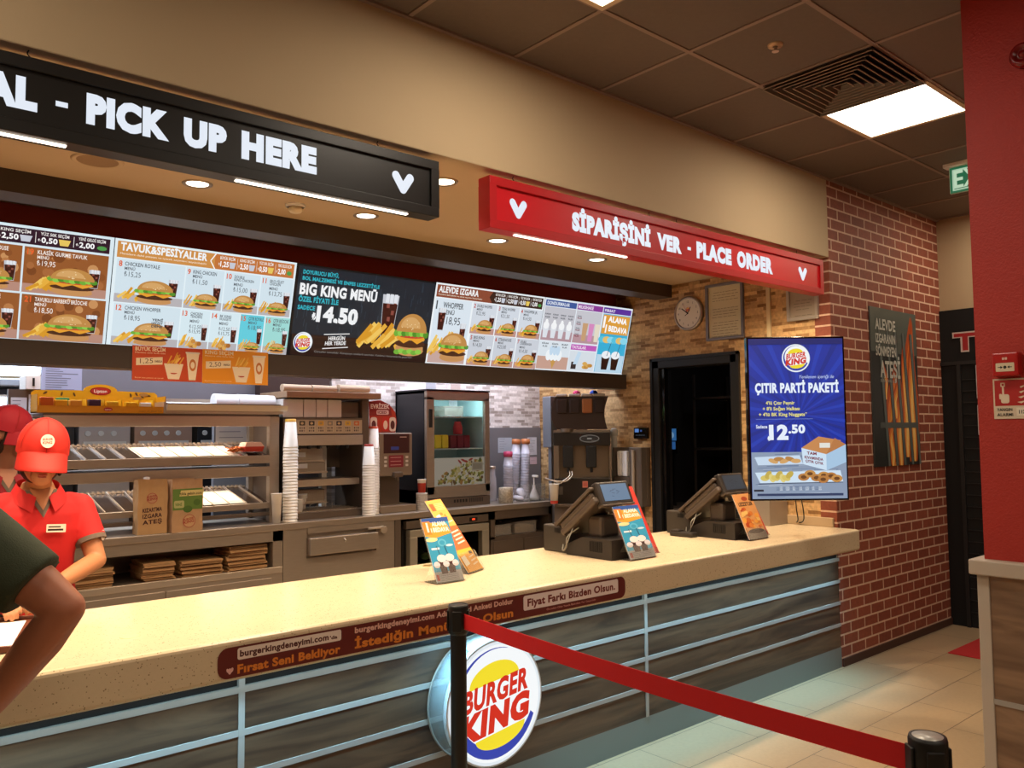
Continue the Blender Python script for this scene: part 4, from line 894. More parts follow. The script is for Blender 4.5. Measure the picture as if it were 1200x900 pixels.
# ---------------------------------------------------------------- heated holding shelf
YU = 5.45; K = 1.0283
kz = lambda z: 1.635+(z-1.635)*K
hs = thing('holding_shelf', 'two tier heated steel holding shelf with slanted racks on the worktop', 'shelf unit', (1.79, YU, 1.03)); X = lambda x: x-1.79; Z = lambda z: kz(z)-1.03
x0, x1 = X(1.06), X(2.535)
for q in ((x1-.07, x1, 0, .05, 0, Z(1.80)), (x0, x0+.05, 0, .05, 0, Z(1.76)), (x0, x0+.05, .40, .45, 0, Z(1.76)), (x1-.05, x1, .40, .45, 0, Z(1.80))): B(*q).build('post', steel, hs)
m = MB(); m.box(x1-.02, x1-.01, .05, .40, 0, Z(1.76)); m.build('side_panel', steel_d, hs)
for z0, z1, nm, mm in ((1.695, 1.762, 'top_rail', steel_l), (1.447, 1.50, 'front_rail', steel), (1.36, 1.425, 'heater_rail', steel), (1.143, 1.182, 'front_rail', steel), (1.095, 1.12, 'lower_rail', steel_d)):
    MB().box(x0, x1-.07, -.008, .03, Z(z0), Z(z1), .003).build(nm, mm, hs)
MB().box(x0, x1, .0, .45, Z(1.762), Z(1.775)).build('top_plate', steel_d, hs)
MB().box(x0+.02, x1-.07, .02, .44, Z(1.385), Z(1.425)).build('heater_plate', steel_d, hs)
for z0, z1 in ((1.495, 1.575), (1.178, 1.27)):
    m = MB(); m.prism([(.0, Z(z0)-.004), (.42, Z(z1)-.004), (.42, Z(z1)), (.0, Z(z0))], x0+.02, x1-.07, 'x'); m.build('rack_plate', mat('rack_dark_steel', '#6a5648', .22, .9, noise=.2, nscale=6), hs)
    for i in range(12):
        x = x0+.12+i*.112; m = MB(); m.prism([(0, Z(z0)), (.42, Z(z1)), (.42, Z(z1)+.012), (0, Z(z0)+.012)], x, x+.006, 'x'); m.build('rack_divider', steel_l, hs)
    m = MB()
    for i in range(44): m.box(x0+.03+i*.031, x0+.045+i*.031, .41, .425, Z(z1), Z(z1)+.016)
    m.box(x0+.02, x1-.07, .42, .43, Z(z1)-.01, Z(z1)+.008); m.build('rear_comb', steel_l, hs)
for (xa, xb, z0, z1, lab) in ((1.62, 2.26, 1.495, 1.575, 'sheet of white liner paper on the upper heated rack'), (2.02, 2.30, 1.178, 1.27, 'sheet of white liner paper on the lower heated rack')):
    m = MB(); m.prism([(.02, kz(z0)+.004+.001), (.32, kz(z0+(z1-z0)*.75)+.004), (.32, kz(z0+(z1-z0)*.75)+.0055), (.02, kz(z0)+.0065)], xa, xb, 'x')
    o = m.build('liner_paper', mat('liner_white', '#e0dcd4', .6)); o.location = (0, YU, .0045); tag(o, lab, 'paper')
# food on the rack
fb = thing('burger_box', 'white and red cardboard burger box on the upper heated rack', 'food box', (2.37, YU+.09, kz(1.512)+.014))
m = MB(); vs = [(-.06, -.05, 0), (.06, -.05, 0), (.06, .05, 0), (-.06, .05, 0), (-.07, -.06, .035), (.07, -.06, .035), (.07, .06, .035), (-.07, .06, .035), (-.052, -.042, .065), (.052, -.042, .065), (.052, .042, .065), (-.052, .042, .065)]
m.add(vs[:8], [(0, 1, 5, 4), (1, 2, 6, 5), (2, 3, 7, 6), (3, 0, 4, 7), (3, 2, 1, 0)]); m.build('base', mat('box_red', '#c03c2c', .5), fb)
m = MB(); m.add(vs[4:], [(0, 1, 5, 4), (1, 2, 6, 5), (2, 3, 7, 6), (3, 0, 4, 7), (4, 5, 6, 7), (3, 2, 1, 0)]); m.build('lid', mat('box_pink', '#dcb8a8', .5), fb)
fr = thing('fries_portion', 'small portion of fries lying on the upper heated rack left of the burger box', 'fries', (2.25, YU+.08, kz(1.512)+.012))
m = MB(); rn = random.Random(8)
for i in range(34):
    a_ = rn.random()*PI; c_ = Vector((rn.uniform(-.035, .035), rn.uniform(-.03, .03), .004+.03*rn.random())); d_ = Vector((math.cos(a_), math.sin(a_), rn.uniform(-.15, .3)))*.024
    m.cyl(c_-d_, c_+d_, .004, n=6)
m.build('fries', mat('fries_orange', '#c06c28', .6), fr)
# tray with wrapping paper on top
tr = thing('wrapping_paper_tray', 'steel tray filled with white wrapping paper on top of the holding shelf', 'tray', (2.14, YU+.05, kz(1.775)+.002))
m = MB(); m.box(-.385, .42, -.06, .26, 0, .02); m.prism([(-.08, .02), (-.055, .02), (-.075, .06), (-.1, .06)], -.385, .44, 'x'); m.box(-.40, -.385, -.07, .27, .0, .075); m.box(-.4, .42, .25, .27, .0, .11); m.build('tray', steel_l, tr)
MB().box(-.385, .4, -.062, -.05, .055, .068).build('front_rim', steel_d, tr)
for (x, y, z, rx, l, lab) in ((-.18, .06, .045, .035, .30, 'flat'), (.12, .05, .06, .045, .2, ''), (.27, .06, .065, .055, .22, '')):
    pass
def roll(nm, lab, x, y, z, r, l, mt=paper, flat=.8):
    m = MB(); T_ = Matrix.Translation((x, y, z)) @ Matrix.Diagonal((1, 1, flat, 1)); n = 24
    m.cyl((-l/2, 0, r), (l/2, 0, r), r, r*.92, 28, T=T_); m.cyl((-l/2-.001, 0, r), (-l/2+.01, 0, r), r*.5, n=16, T=T_)
    o = m.build(nm, mt); tag(o, lab, 'paper roll'); return o
zt = kz(1.775)+.024
roll('paper_roll', 'plump white paper roll at the right end of the wrapping paper tray', 2.41, YU+.13, zt, .06, .27, mat('cool_white_paper', '#eceef2', .8), 1.0)
roll('paper_roll', 'plump white paper roll in the middle of the wrapping paper tray', 2.19, YU+.12, zt, .060, .16, MATS['cool_white_paper'], 1.0)
roll('paper_roll', 'flat white paper stack at the left of the wrapping paper tray', 1.92, YU+.10, zt, .036, .32, MATS['cool_white_paper'], .8)
# yellow tea box rack
te_ = thing('tea_rack', 'yellow cardboard tea rack with a red oval emblem on top of the holding shelf', 'display rack', (1.39, YU+.02, kz(1.775)+.002))
yel = mat('tea_yellow', '#dca414', .45); yel2 = mat('tea_yellow_deep', '#d0920e', .5)
m = MB(); m.box(-.365, .365, -.03, .15, 0, .006); m.box(-.365, .365, -.034, -.03, 0, .042); m.box(-.365, -.36, -.03, .15, 0, .11); m.box(.36, .365, -.03, .15, 0, .11); m.build('tray', yel2, te_)
pl = [(-.365, 0), (.365, 0), (.365, .125), (.345, .14), (.13, .145)]+[(.10*math.cos(t)+.02, .143+.042*math.sin(t)) for t in [PI*i/10 for i in range(11)]]+[(-.10, .145), (-.345, .14), (-.365, .125)]
m = MB(); m.prism(pl, .145, .15, 'y'); m.build('back_board', yel, te_)
a = Art(0, 0, .1445); a.ell(.02, .142, .062, .026, '#8c1c14'); a.ell(.02, .142, .056, .021, '#b02c1c'); a.text('Lipton', .02, .132, .02, '#f0e4d0', al='c', w=.075, bold=.02)
for x, y in ((-.29, .125), (-.2, .12), (-.13, .118), (.2, .12), (.235, .128), (.27, .112), (.31, .12)): a.ell(x, y, .014, .006, '#5c4414', n=8, rot=x*9)
for x, y in ((.24, .1), (.28, .125)): a.ell(x, y, .03, .012, '#a87c3c', n=8)
a.put('print', print_m, te_)
a = Art(0, 0, -.0345); a.ell(.02, .022, .026, .012, '#a8241c'); a.text('Lipton', .02, .017, .009, '#f0e4d0', al='c', w=.035, bold=.02); a.text('Çayın en güzel hali', .2, .01, .008, '#7c5008', w=.14, bold=0); a.put('front_print', print_m, te_)
for x in (-.10, .0, .10, .20, .29): MB().box(x-.002, x+.002, -.03, .145, .006, .085).build('partition', yel, te_)
SA = [(-.31, '#c06010', .085), (-.235, '#d8a838', .07), (-.21, '#3c8c50', .085), (-.155, '#d89c30', .07), (-.05, '#3c2440', .075), (.05, '#d8b020', .065), (.16, '#d8a818', .062), (.245, '#dce4e0', .06)]
LS = ['orange', 'yellow', 'green', 'amber', 'dark purple', 'lemon yellow', 'golden', 'white']
for (x, c_, h), nm in zip(SA, LS):
    o = MB(); y0 = -.02 if nm != 'green' else .05; o.box(-.034, .034, 0, .05, 0, h, .004); o = o.build('tea_box', mat('tea_'+nm.replace(' ', '_'), c_, .5)); o.location = (1.39+x, YU+.02+y0, kz(1.775)+.009)
    tag(o, 'small %s tea sachet box standing in the yellow rack' % nm, 'tea box', 'tea boxes in the rack')
# carry-out bags on the worktop
def paperbag(lab, x, y, w, d, h, rz, marks, band=False, crumple=.006, seed=1):
    t = thing('paper_bag', lab, 'paper bag', (x, y, 1.031), rz=rz); rn = random.Random(seed); m = MB(); nx, nz = 8, 8; vs = []; P_ = []
    per = [(-w/2+w*i/nx, -d/2) for i in range(nx)]+[(w/2, -d/2+d*i/4) for i in range(4)]+[(w/2-w*i/nx, d/2) for i in range(nx)]+[(-w/2, d/2-d*i/4) for i in range(4)]
    n = len(per)
    for j in range(nz+1):
        q = j/nz
        for i, (px, py) in enumerate(per):
            c_ = crumple if 0 < j else 0; pinch = 1-.25*max(0, q-.6); vs.append((px+rn.uniform(-c_, c_)*.5, py*pinch+rn.uniform(-c_, c_)*.3, h*q+(rn.uniform(-.003, .003) if j == nz else 0)))
    m.add(vs, [(j*n+i, j*n+(i+1) % n, (j+1)*n+(i+1) % n, (j+1)*n+i) for j in range(nz) for i in range(n)]+[list(range(n))[::-1]]); m.build('bag', mat('bag_kraft_'+str(seed), ['#b08c68', '#b89468'][seed % 2], .8, noise=.08, nscale=20), t)
    a = Art(0, 0, -d/2-crumple*.35); marks(a, w, h); a.put('print', print_m, t); return t
def mk1(a, w, h):
    a.ell(-.005, h*.66, .033, .033, '#a85a48'); a.ell(-.005, h*.66, .029, .029, '#b48a68'); a.text('BURGER', -.034, h*.665, .012, '#984030', w=.056, slope=.15); a.text('KING', -.032, h*.61, .016, '#984030', w=.056, slope=.15)
    for i, s_ in enumerate(('KIZARTMA', 'IZGARA', 'ATEŞ')): a.text(s_, -.06, h*(.40-.11*i), .026, '#4c2c28', w=.115, bold=.03, slope=.06)
def mk2(a, w, h):
    a.rect(-w/2+.002, h*.42, w/2-.004, h*.82, '#5c7c34'); a.rect(-w*.28, h*.68, w*.49, h*.79, '#c8b878', .01); a.text('tikla gelsin.com', -w*.26, h*.70, .018, '#4c4420', w=w*.72, bold=.03)
    a.rrect(-w*.45, h*.46, -w*.12, h*.6, .01, '#a8a870'); a.text('YENİ', -w*.42, h*.5, .016, '#5c7c34'); a.ell(0, h*.43, .03, .022, '#486828'); a.ell(w*.3, h*.55, .024, .02, '#486828')
    a.ell(w*.05, h*.2, .042, .042, '#a05848'); a.ell(w*.05, h*.2, .037, .037, '#b8946c'); a.text('BURGER', w*.05-.038, h*.205, .014, '#984030', w=.068, slope=.15); a.text('KING', w*.05-.036, h*.145, .019, '#984030', w=.068, slope=.15)
paperbag('brown carry-out bag with dark lettering, left of two on the worktop', 1.648, 5.372, .175, .10, .335, .0, mk1, seed=1)
paperbag('brown carry-out bag with a green band, right of two on the worktop', 1.848, 5.365, .20, .12, .33, .12, mk2, seed=2)
bt = MB(); bt.lathe([(0, 0), (.028, 0), (.03, .02), (.03, .30), (.034, .32), (.034, .345), (.02, .355), (0, .356)], n=24); bt = bt.build('squeeze_bottle', white_p); bt.location = (1.645, 5.47, 1.031); tag(bt, 'white bottle cap showing above the left carry-out bag', 'bottle')
nt = MB(); nt.box(-.06, .06, -.04, .04, 0, .006); nt = nt.build('napkin_stack', paper); nt.location = (1.27, 5.37, 1.031); tag(nt, 'small white napkin stack on the worktop by the red uniformed worker', 'napkins')

# ---------------------------------------------------------------- cups
def cup_mb(r0, r1, h):   # inverted cup: open rim r0 at the bottom, closed base r1 on top
    m = MB(); m.lathe([(r0-.002, .0), (r0+.0025, 0), (r0+.0025, .006), (r0, .008), (r1, h), (0, h)], n=28); m.lathe([(r0-.002, 0), (r1-.002, h-.004), (0, h-.004)], n=28); return m
def stack(x, y, r0, r1, h, step, n, gname, band, text, top=True):
    c0 = None; me = cup_mb(r0, r1, h)
    for i in range(n):
        if c0 is None: o = me.build('paper_cup', cupm); c0 = o
        else: o = c0.copy(); C.objects.link(o)
        o.location = (x+rnd_.uniform(-.0015, .0015), y, 1.0305+i*step); tag(o, ('bottom cup ' if i == 0 else ORD[i]+' cup from bottom ')+gname[0], 'paper cup', gname[1])
    # the top cup shows its printed body
    t = thing('paper_cup', gname[2], 'paper cup', (x, y, 1.0305+n*step)); cup_mb(r0, r1, h).build('body', cupm, t)
    m = MB(); q = .9; m.lathe([(r1+(r0-r1)*(1-q)+.0007, h*q), (r1+.0007, h), (r1*.7, h+.0006)], n=28); m.build('colour_band', band, t)
    return t
rnd_ = random.Random(1)
stack(2.585, 5.375, .050, .036, .20, .0215, 24, ('in the tall white cup stack beside the holding shelf', 'white cups in the tall left stack', 'topmost cup with a yellow base band on the tall left cup stack'), mat('cup_yellow', '#d8a838', .5), '')
stack(3.215, 5.375, .047, .034, .16, .0195, 19, ('in the front white cup stack by the juice machine', 'white cups in the front stack by the juice machine', 'topmost cup with a dark red base band on the front stack by the juice machine'), mat('cup_darkred', '#a03020', .5), '')
stack(3.305, 5.46, .046, .036, .17, .0215, 23, ('in the rear white cup stack by the juice machine', 'white cups in the rear stack by the juice machine', 'topmost cup with an orange base band on the rear stack by the juice machine'), mat('cup_orange', '#c85028', .5), '')
def cup_up(lab, x, y, z, r0, r1, h, band, zs=(0, .12)):
    t = thing('paper_cup', lab, 'paper cup', (x, y, z)); m = MB(); m.lathe([(0, 0), (r0, 0), (r1, h), (r1+.003, h+.003), (r1-.002, h+.003), (r0-.002, .004), (0, .004)], n=28); m.build('body', cupm, t)
    if band:
        m = MB(); f = lambda q: r0+(r1-r0)*q+.0007; m.lathe([(f(zs[0]), h*zs[0]), (f(zs[1]), h*zs[1])], n=28); m.build('colour_band', band, t)
    return t
cup_up('single white cup with a red foot just right of the tall left cup stack', 2.70, 5.50, 1.031, .032, .044, .14, mat('cup_darkred', '#a03020'))
cup_up('white cup standing on the drip grille of the drink dispenser', 2.79, 5.62, 1.09, .03, .04, .10, None)
cup_up('tall white cup half hidden between the holding shelf and the left cup stack', 2.478, 5.36, 1.031, .026, .036, .20, None)

# ---------------------------------------------------------------- drink dispenser tower
so = thing('drink_dispenser', 'steel drink dispenser tower with a row of labelled valves and a drip grille', 'drink dispenser', (2.89, YU, 1.03)); X = lambda x: x*K-2.89; Z = lambda z: kz(z)-1.03
B(X(2.50), X(2.53), .02, .42, 0, Z(1.75)).build('side_panel', steel_d, so); B(X(3.115), X(3.17), 0, .42, 0, Z(1.89)).build('side_panel', steel_d, so)
MB().box(X(2.53), X(3.115), .35, .42, .35, Z(1.88)).build('rear_panel', steel_d, so)
MB().box(X(2.505), X(3.115), .0, .22, Z(1.64), Z(1.742), .004).build('valve_panel', mat('valve_panel_cream', '#b8a890', .5), so)
MB().box(X(2.505), X(3.115), -.004, .22, Z(1.742), Z(1.755)).build('panel_rim', steel_d, so)
MB().box(X(2.505), X(3.115), -.01, .20, Z(1.56), Z(1.632), .004).build('front_rail', steel_l, so)
w_ = X(3.105)-X(2.53)
for i, c_ in enumerate(('#2c2420', '#403828', '#2a2624', '#d8a838', '#8c8478', '#2c2838', '#d8b030', '#d07040')):
    a = Art(X(2.53), Z(1.64), -.0007); x = .012+i*w_/8; a.rect(x-.004, .012, x+.052, .098, '#c0b098'); a.rrect(x, .062, x+.045, .095, .004, c_); a.ell(x+.022, .078, .012, .009, '#c8b088' if i % 3 else '#a89060', n=10)
    for r_ in range(2):
        for q in range(3): a.rrect(x+q*.016, .018+r_*.02, x+q*.016+.011, .031+r_*.02, .002, '#5c5048' if (q+r_+i) % 3 else '#8c8070')
    a.put('valve_label', print_m, so)

for i in range(7):
    m = MB(); x = X(2.56)+i*.078; m.cyl((x, .05, Z(1.56)), (x, .05, Z(1.535)), .017, .012, 14); m.build('nozzle', blackm if i % 2 == 0 else blackm, so)
for z0, z1, xr, yy in ((1.445, 1.54, 2.90, .20), (1.365, 1.435, 2.905, .17), (1.15, 1.24, 2.90, .17)):
    MB().box(X(2.53), X(xr), yy, yy+.12, Z(z0), Z(z1), .006).build('valve_block', steel, so)
    MB().box(X(2.66), X(2.76), yy-.002, yy, Z(z0)+.03, Z(z0)+.065).build('label_plate', paper, so)
    MB().box(X(2.53), X(xr), yy-.03, yy+.12, Z(z0)-.008, Z(z0)+.006).build('ledge', steel_l, so)
MB().box(X(2.53), X(3.115), .04, .34, Z(1.27), Z(1.318), .003).build('mid_shelf', steel_l, so)
MB().box(X(2.93), X(2.97), .28, .33, Z(1.1), Z(1.55)).build('back_strip', white_p, so)
MB().box(X(2.505), X(3.16), -.02, .35, 0, .05, .004).build('drip_tray', steel_d, so)
m = MB()
for i in range(26): m.box(X(2.54)+i*.022, X(2.54)+i*.022+.005, .0, .33, .052, .058)
for i in range(6): m.box(X(2.54), X(3.13), .01+i*.06, .016+i*.06, .050, .056)
for i in range(5): m.tube([(X(2.68)+.06*i, .08, .06), (X(2.70)+.06*i, .12, .09), (X(2.80)+.05*i, .2, .095)], .003, 6)
m.build('drip_grille', steel_l, so)
MB().box(X(2.505), X(3.26), -.03, .42, Z(1.896), Z(1.94), .004).build('top_shelf', mat('tan_shelf', '#a08468', .5), so)
m = MB(); m.box(X(3.172), X(3.225), .1, .15, 0, Z(1.896)); m.build('column', mat('brown_column', '#4c342a', .5), so)
wb = [(2.500, 2.652), (2.656, 2.75), (2.754, 2.84), (2.844, 2.955)]
for i, (p, q) in enumerate(wb):
    o = MB().box(p*K+.001, q*K-.001, YU+.02, YU+.22, kz(1.757)+.0005, kz(1.885), .003).build('white_carton', mat('carton_white', '#d8d4d0', .6)); tag(o, ['leftmost', 'second', 'third', 'rightmost'][i]+' white carton in the row above the drink dispenser labels', 'box', 'white cartons above the dispenser')
o = MB().box(2.96*K, 3.108*K, YU+.04, YU+.22, kz(1.757)+.0005, kz(1.875), .004).build('dark_box', steel_d); tag(o, 'dark grey metal box right of the white cartons above the dispenser', 'box')
for i, (x, r, l) in enumerate(((2.71, .034, .22), (2.93, .034, .2), (3.18, .04, .26))):
    roll('paper_roll', ['leftmost', 'middle', 'rightmost and largest'][i]+' cream paper roll on the tan shelf above the drink dispenser', x, YU+.10, kz(1.94)+.001, r, l, mat('cream_paper', '#b8a088', .8), .8)

# ---------------------------------------------------------------- juice machine and standee
ju = thing('juice_machine', 'beige drink machine with a dark red panel and keypad beside the fridge', 'drink machine', (3.50, YU-.02, 1.03)); X = lambda x: x*K-3.50; Z = lambda z: kz(z)-1.03
bg = mat('machine_beige', '#8c7c6c', .4, .2)
m = MB(); m.box(X(3.245), X(3.545), 0, .35, Z(1.32), Z(1.645), .012); m.build('head', bg, ju)
m = MB(); m.box(X(3.27), X(3.50), .12, .35, .0, Z(1.33)); m.build('column', steel_d, ju)
m = MB(); m.box(X(3.245), X(3.56), -.03, .35, .0, .055, .006); m.build('drip_base', bg, ju)
a = Art(0, 0, -.0007); a.rect(X(3.285), Z(1.49), X(3.515), Z(1.635), '#3c0e10'); a.rect(X(3.43), Z(1.608), X(3.49), Z(1.615), '#c8a8a0'); a.rrect(X(3.35), Z(1.515), X(3.42), Z(1.54), .004, '#3c4ca8')
a.rrect(X(3.33), Z(1.385), X(3.46), Z(1.475), .004, '#8c2838')
for i in range(3):
    for sx in (3.29, 3.48): a.rrect(X(sx), Z(1.39+.03*i), X(sx)+.025, Z(1.39+.03*i)+.018, .003, '#d8d0c8')
    a.rect(X(3.345), Z(1.40+.028*i), X(3.44), Z(1.404+.028*i), '#d8a8a8')
a.put('front_panel', print_m, ju)
m = MB(); m.box(X(3.36), X(3.44), -.035, .02, Z(1.31), Z(1.35), .008); m.cyl((X(3.40), -.01, Z(1.31)), (X(3.40), -.01, Z(1.285)), .012); m.build('nozzle', steel_d, ju)
st = thing('drink_standee', 'red and orange cardboard drink advert standing on the juice machine', 'advert', (3.40, YU+.02, kz(1.645)+.001))
m = MB(); pl = [(-.12, 0), (.11, 0), (.125, .08), (.11, .16), (.085, .19), (.05, .22), (-.02, .252), (-.125, .24)]; m.prism(pl, 0, .006, 'y'); m.box(-.10, .10, 0, .1, 0, .004); m.build('card', mat('standee_red', '#b8381c', .5), st)
a = Art(0, 0, -.0006); a.face([(-.12, .13), (.08, .13), (.06, .22), (-.02, .248), (-.12, .236)], '#8c1c14'); a.text('EVRİZEK', -.112, .185, .035, '#f0e0d0', w=.17, bold=.04); a.rrect(-.06, .14, .05, .175, .01, '#e8c8c0'); a.text('ICED', -.05, .147, .02, '#883838', w=.08)
for x, c_ in ((-.085, '#e8d8c8'), (.02, '#c8281c'), (.085, '#e8d8c8')): a.rrect(x-.03, .01, x+.03, .12, .02, c_); a.ell(x, .06, .02, .035, '#5c2018' if c_ != '#c8281c' else '#f0d8c0')
a.put('print', print_m, st)
ld = MB(); 
for i in range(12): ld.lathe([(.0, .0115*i), (.045, .0115*i), (.047, .0115*i+.004), (.043, .0115*i+.010), (0, .0115*i+.0105)], n=24)
ld = ld.build('lid_stack', mat('lid_white', '#c8c0b8', .4)); ld.location = (3.725, 5.42, 1.0305); tag(ld, 'stack of pale cup lids between the juice machine and the fridge', 'lids', kind='stuff')
cup_up('small red and white cup on the pale lid stack left of the fridge', 3.725, 5.42, 1.031+.139, .028, .034, .10, mat('cup_darkred', '#a03020'), (0, .75))

# ---------------------------------------------------------------- glass door fridge
fg = thing('display_fridge', 'tall black display fridge with a lit glass door and food sticker', 'fridge', (4.123, YU, 1.031)); X = lambda x: x*K-4.123; Z = lambda z: kz(z)-1.031
x0, x1 = X(3.692), X(4.328); zt, zb = Z(1.975), .0; D_ = .46
fin = mat('fridge_inner', '#a8c4c4', .4); dark_side = mat('fridge_side', '#14141a', .3)
m = MB(); m.box(x0, x0+.02, .04, D_, .0, zt); m.box(x1-.02, x1, .04, D_, 0, zt); m.box(x0, x1, .04, D_, zt-.02, zt); m.box(x0, x1, .04, D_, .0, .14); m.box(x0, x1, D_-.02, D_, .0, zt); m.build('housing', dark_side, fg)
m = MB(); m.box(x0-.004, x1+.004, -.002, D_, zt, zt+.012); m.build('top_cap', dark_side, fg)
m = MB(); m.box(x0+.021, x0+.035, .05, D_-.03, .14, zt-.022); m.box(x1-.035, x1-.021, .05, D_-.03, .14, zt-.022); m.box(x0+.02, x1-.02, D_-.04, D_-.021, .14, zt-.022); m.box(x0+.03, x1-.03, .05, D_-.03, .141, .15); m.build('liner', fin, fg)
d_ = MB(); zd0 = Z(1.155)
for q in ((x0, x1, zt-.075, zt-.002), (x0, x1, zd0-.03, zd0+.065), (x0, x0+.075, zd0, zt-.05), (x1-.05, x1, zd0, zt-.05)): d_.box(q[0], q[1], 0, .035, q[2], q[3], .003)
d_ = d_.build('door', steel, fg); MB().box(x0+.07, x1-.045, .012, .018, zd0+.06, zt-.07).build('pane', glass, d_)
MB().box(x0+.02, x0+.05, -.012, 0, zt-.30, zt-.15, .004).build('handle', blackm, d_)
a = Art(0, 0, .0105); xa, xb2 = x0+.078, x1-.053; za, zb_ = zd0+.067, Z(1.44); a.rect(xa, za, xb2, zb_, '#d8ccb8'); rn = random.Random(12)
for i in range(150):
    u_ = rn.random()**.7; a.ell(xa+.03+(xb2-xa-.06)*u_, za+.012+(zb_-za-.03)*rn.random()*min(1, .3+u_), .008+.016*rn.random(), .006+.010*rn.random(), rn.choice(['#8c8430', '#b8a04c', '#5c6428', '#d8cc98', '#a87434', '#6c4c28', '#c8b070']), n=8, rot=rn.random()*3)
for x, y in ((.55, .9), (.48, .85), (.60, .86), (.70, .92)): a.ell(xa+(xb2-xa)*x, za+(zb_-za)*y, .026, .009, '#a8281c', n=8, rot=x*5)
a.rect(xa+(xb2-xa)*.72, za+(zb_-za)*.5, xa+(xb2-xa)*.95, za+(zb_-za)*.82, '#b8a890'); a.rect(xa+(xb2-xa)*.74, za+(zb_-za)*.55, xa+(xb2-xa)*.93, za+(zb_-za)*.78, '#988870')
a.put('food_sticker', art_mat('lit_sticker', .28, .5), d_)
m = MB(); m.box(x0, x1, 0, .04, .0, zd0-.035, .003); m.build('base_panel', steel_d, fg)
a = Art(0, 0, -.0007)
for i in range(5): a.rect(-.06+.03*i, .035, -.04+.03*i, .06, '#14100e')
for i in range(9): a.rect(.1+.017*i, .03, .11+.017*i, .065, '#2c2420')
a.put('vents', print_m, fg)
for z in (Z(1.505), Z(1.765)): MB().box(x0+.036, x1-.036, .06, D_-.05, z, z+.008).build('shelf', mat('fridge_shelf', '#b8d0d0', .3), fg)
MB().box(x0+.04, x0+.05, .045, .055, .45, zt-.03).build('light_tube', mat('fridge_tube', '#c8f4ff', .5, emit=3), fg)
l = bpy.data.lights.new('fridge_lamp', 'AREA'); l.shape = 'RECTANGLE'; l.size = .5; l.size_y = .05; l.energy = 2.2; l.color = (.7, .96, 1)
o = bpy.data.objects.new('fridge_lamp', l); C.objects.link(o); o.location = (4.123, YU+.08, kz(1.93)); o.rotation_euler = (math.radians(25), 0, 0)
def fr_item(nm, lab, cat, x, z, w, d, h, mt, y=.12, bev=.01):
    o = MB().box(-w/2, w/2, -d/2, d/2, 0, h, bev).build(nm, mt); o.location = (x, YU+y+d/2, z); return tag(o, lab, cat)
zs1 = kz(1.505)+.009; zs2 = kz(1.765)+.009
for i in range(3): fr_item('juice_carton', ['leftmost', 'middle', 'rightmost'][i]+' yellow drink carton on the lower fridge shelf', 'carton', 3.92+.075*i, zs1, .066, .15, .115, mat('carton_yellow', '#c8b428', .5))
for i in range(3): fr_item('juice_carton', ['leftmost', 'middle', 'rightmost'][i]+' dark red drink carton on the lower fridge shelf', 'carton', 4.155+.072*i, zs1, .066, .15, .11, mat('carton_red', '#6c2430', .5))
o = MB(); o.lathe([(0, 0), (.04, 0), (.042, .06), (.03, .1), (.03, .11), (0, .112)], n=20); o = o.build('sauce_jar', mat('sauce_red', '#b83c48', .4)); o.location = (4.25, YU+.19, zs1+.116); tag(o, 'red sauce jar on top of the cartons in the fridge', 'jar')
tub(4.17, YU+.24, zs2, .20, .2, .09, 'clear tub with a white label on the top fridge shelf', mat('tub_food', '#8c8068', .5))
fr_item('green_pack', 'tall green and yellow pack at the left of the top fridge shelf', 'packet', 3.885, zs2, .07, .12, .17, mat('pack_green', '#7c9c40', .5))
fr_item('notice_card', 'white card inside the top right of the fridge', 'notice', 4.36, zs2+.04, .09, .004, .11, paper, y=.40, bev=0)
"""fridge top papers"""
for i, (x, c_) in enumerate(((3.98, '#a8acb4'), (4.24, '#b8a8a0'))):
    o = MB(); o.box(-.05, .05, 0, .004, 0, .07, .001); o = o.build('price_card', mat('price_card_%d' % i, c_, .6)); o.location = (x, YU+.2, kz(1.975)+.0125); tag(o, ['left', 'right'][i]+' small card standing on top of the display fridge', 'card')

# ================================================================ CORNER BY THE STONE WALL
m = MB(); m.prism([(5.045, 5.31), (4.90, 5.13), (5.10, 4.93), (5.22, 4.80), (5.46, 4.60), (5.46, 5.88), (5.045, 5.88)], 0, 1.0, 'z')
cc = thing('corner_cabinet', 'dark steel corner cabinet carrying the coffee machine', 'cabinet', (5.25, 5.1, 0)); m.v = [v-Vector((5.25, 5.1, 0)) for v in m.v]; m.build('carcass', steel_d, cc)
MB().box(-.012, .012, 0, .02, .1, .9, T=Matrix.Translation((-.25, -.07, 0)) @ Matrix.Rotation(-PI/4, 4, 'Z')).build('handle', steel_l, cc)
cm = thing('coffee_machine', 'large dark coffee machine with bean hoppers and an oval control panel in the corner', 'coffee machine', (5.08, 4.965, 1.0), rz=-PI/4)
dk = mat('machine_dark', '#2c2622', .3, .3); mdm = mat('machine_metal', '#8c7e70', .3, .8)
m = MB(); m.box(-.245, .245, .0, .20, .52, .635, .006); m.build('head', dk, cm)
m = MB(); m.box(-.245, .245, .01, .2, .635, .655); m.cyl((-.13, .05, .64), (-.13, .05, .668), .065, n=28); m.cyl((-.0, .06, .64), (-.0, .06, .665), .05, n=24); m.build('warming_top', mdm, cm)
m = MB(); n = 10; L = [(-.26+.03*math.cos(PI*i/n*1.0+PI)*0-.022*math.sin(PI*i/n), .665+.28*i/n) for i in range(n+1)]
R_ = [(.215+.045*math.cos(PI*1.0*i/n)*1, .665+.28*i/n) for i in range(n+1)]
prof = [(-.222-.04*math.sin(PI*i/n), .66+.285*i/n) for i in range(n+1)]+[(.222-.03*math.sin(PI*i/n)+.012*(i/n), .66+.285*i/n) for i in range(n, -1, -1)]
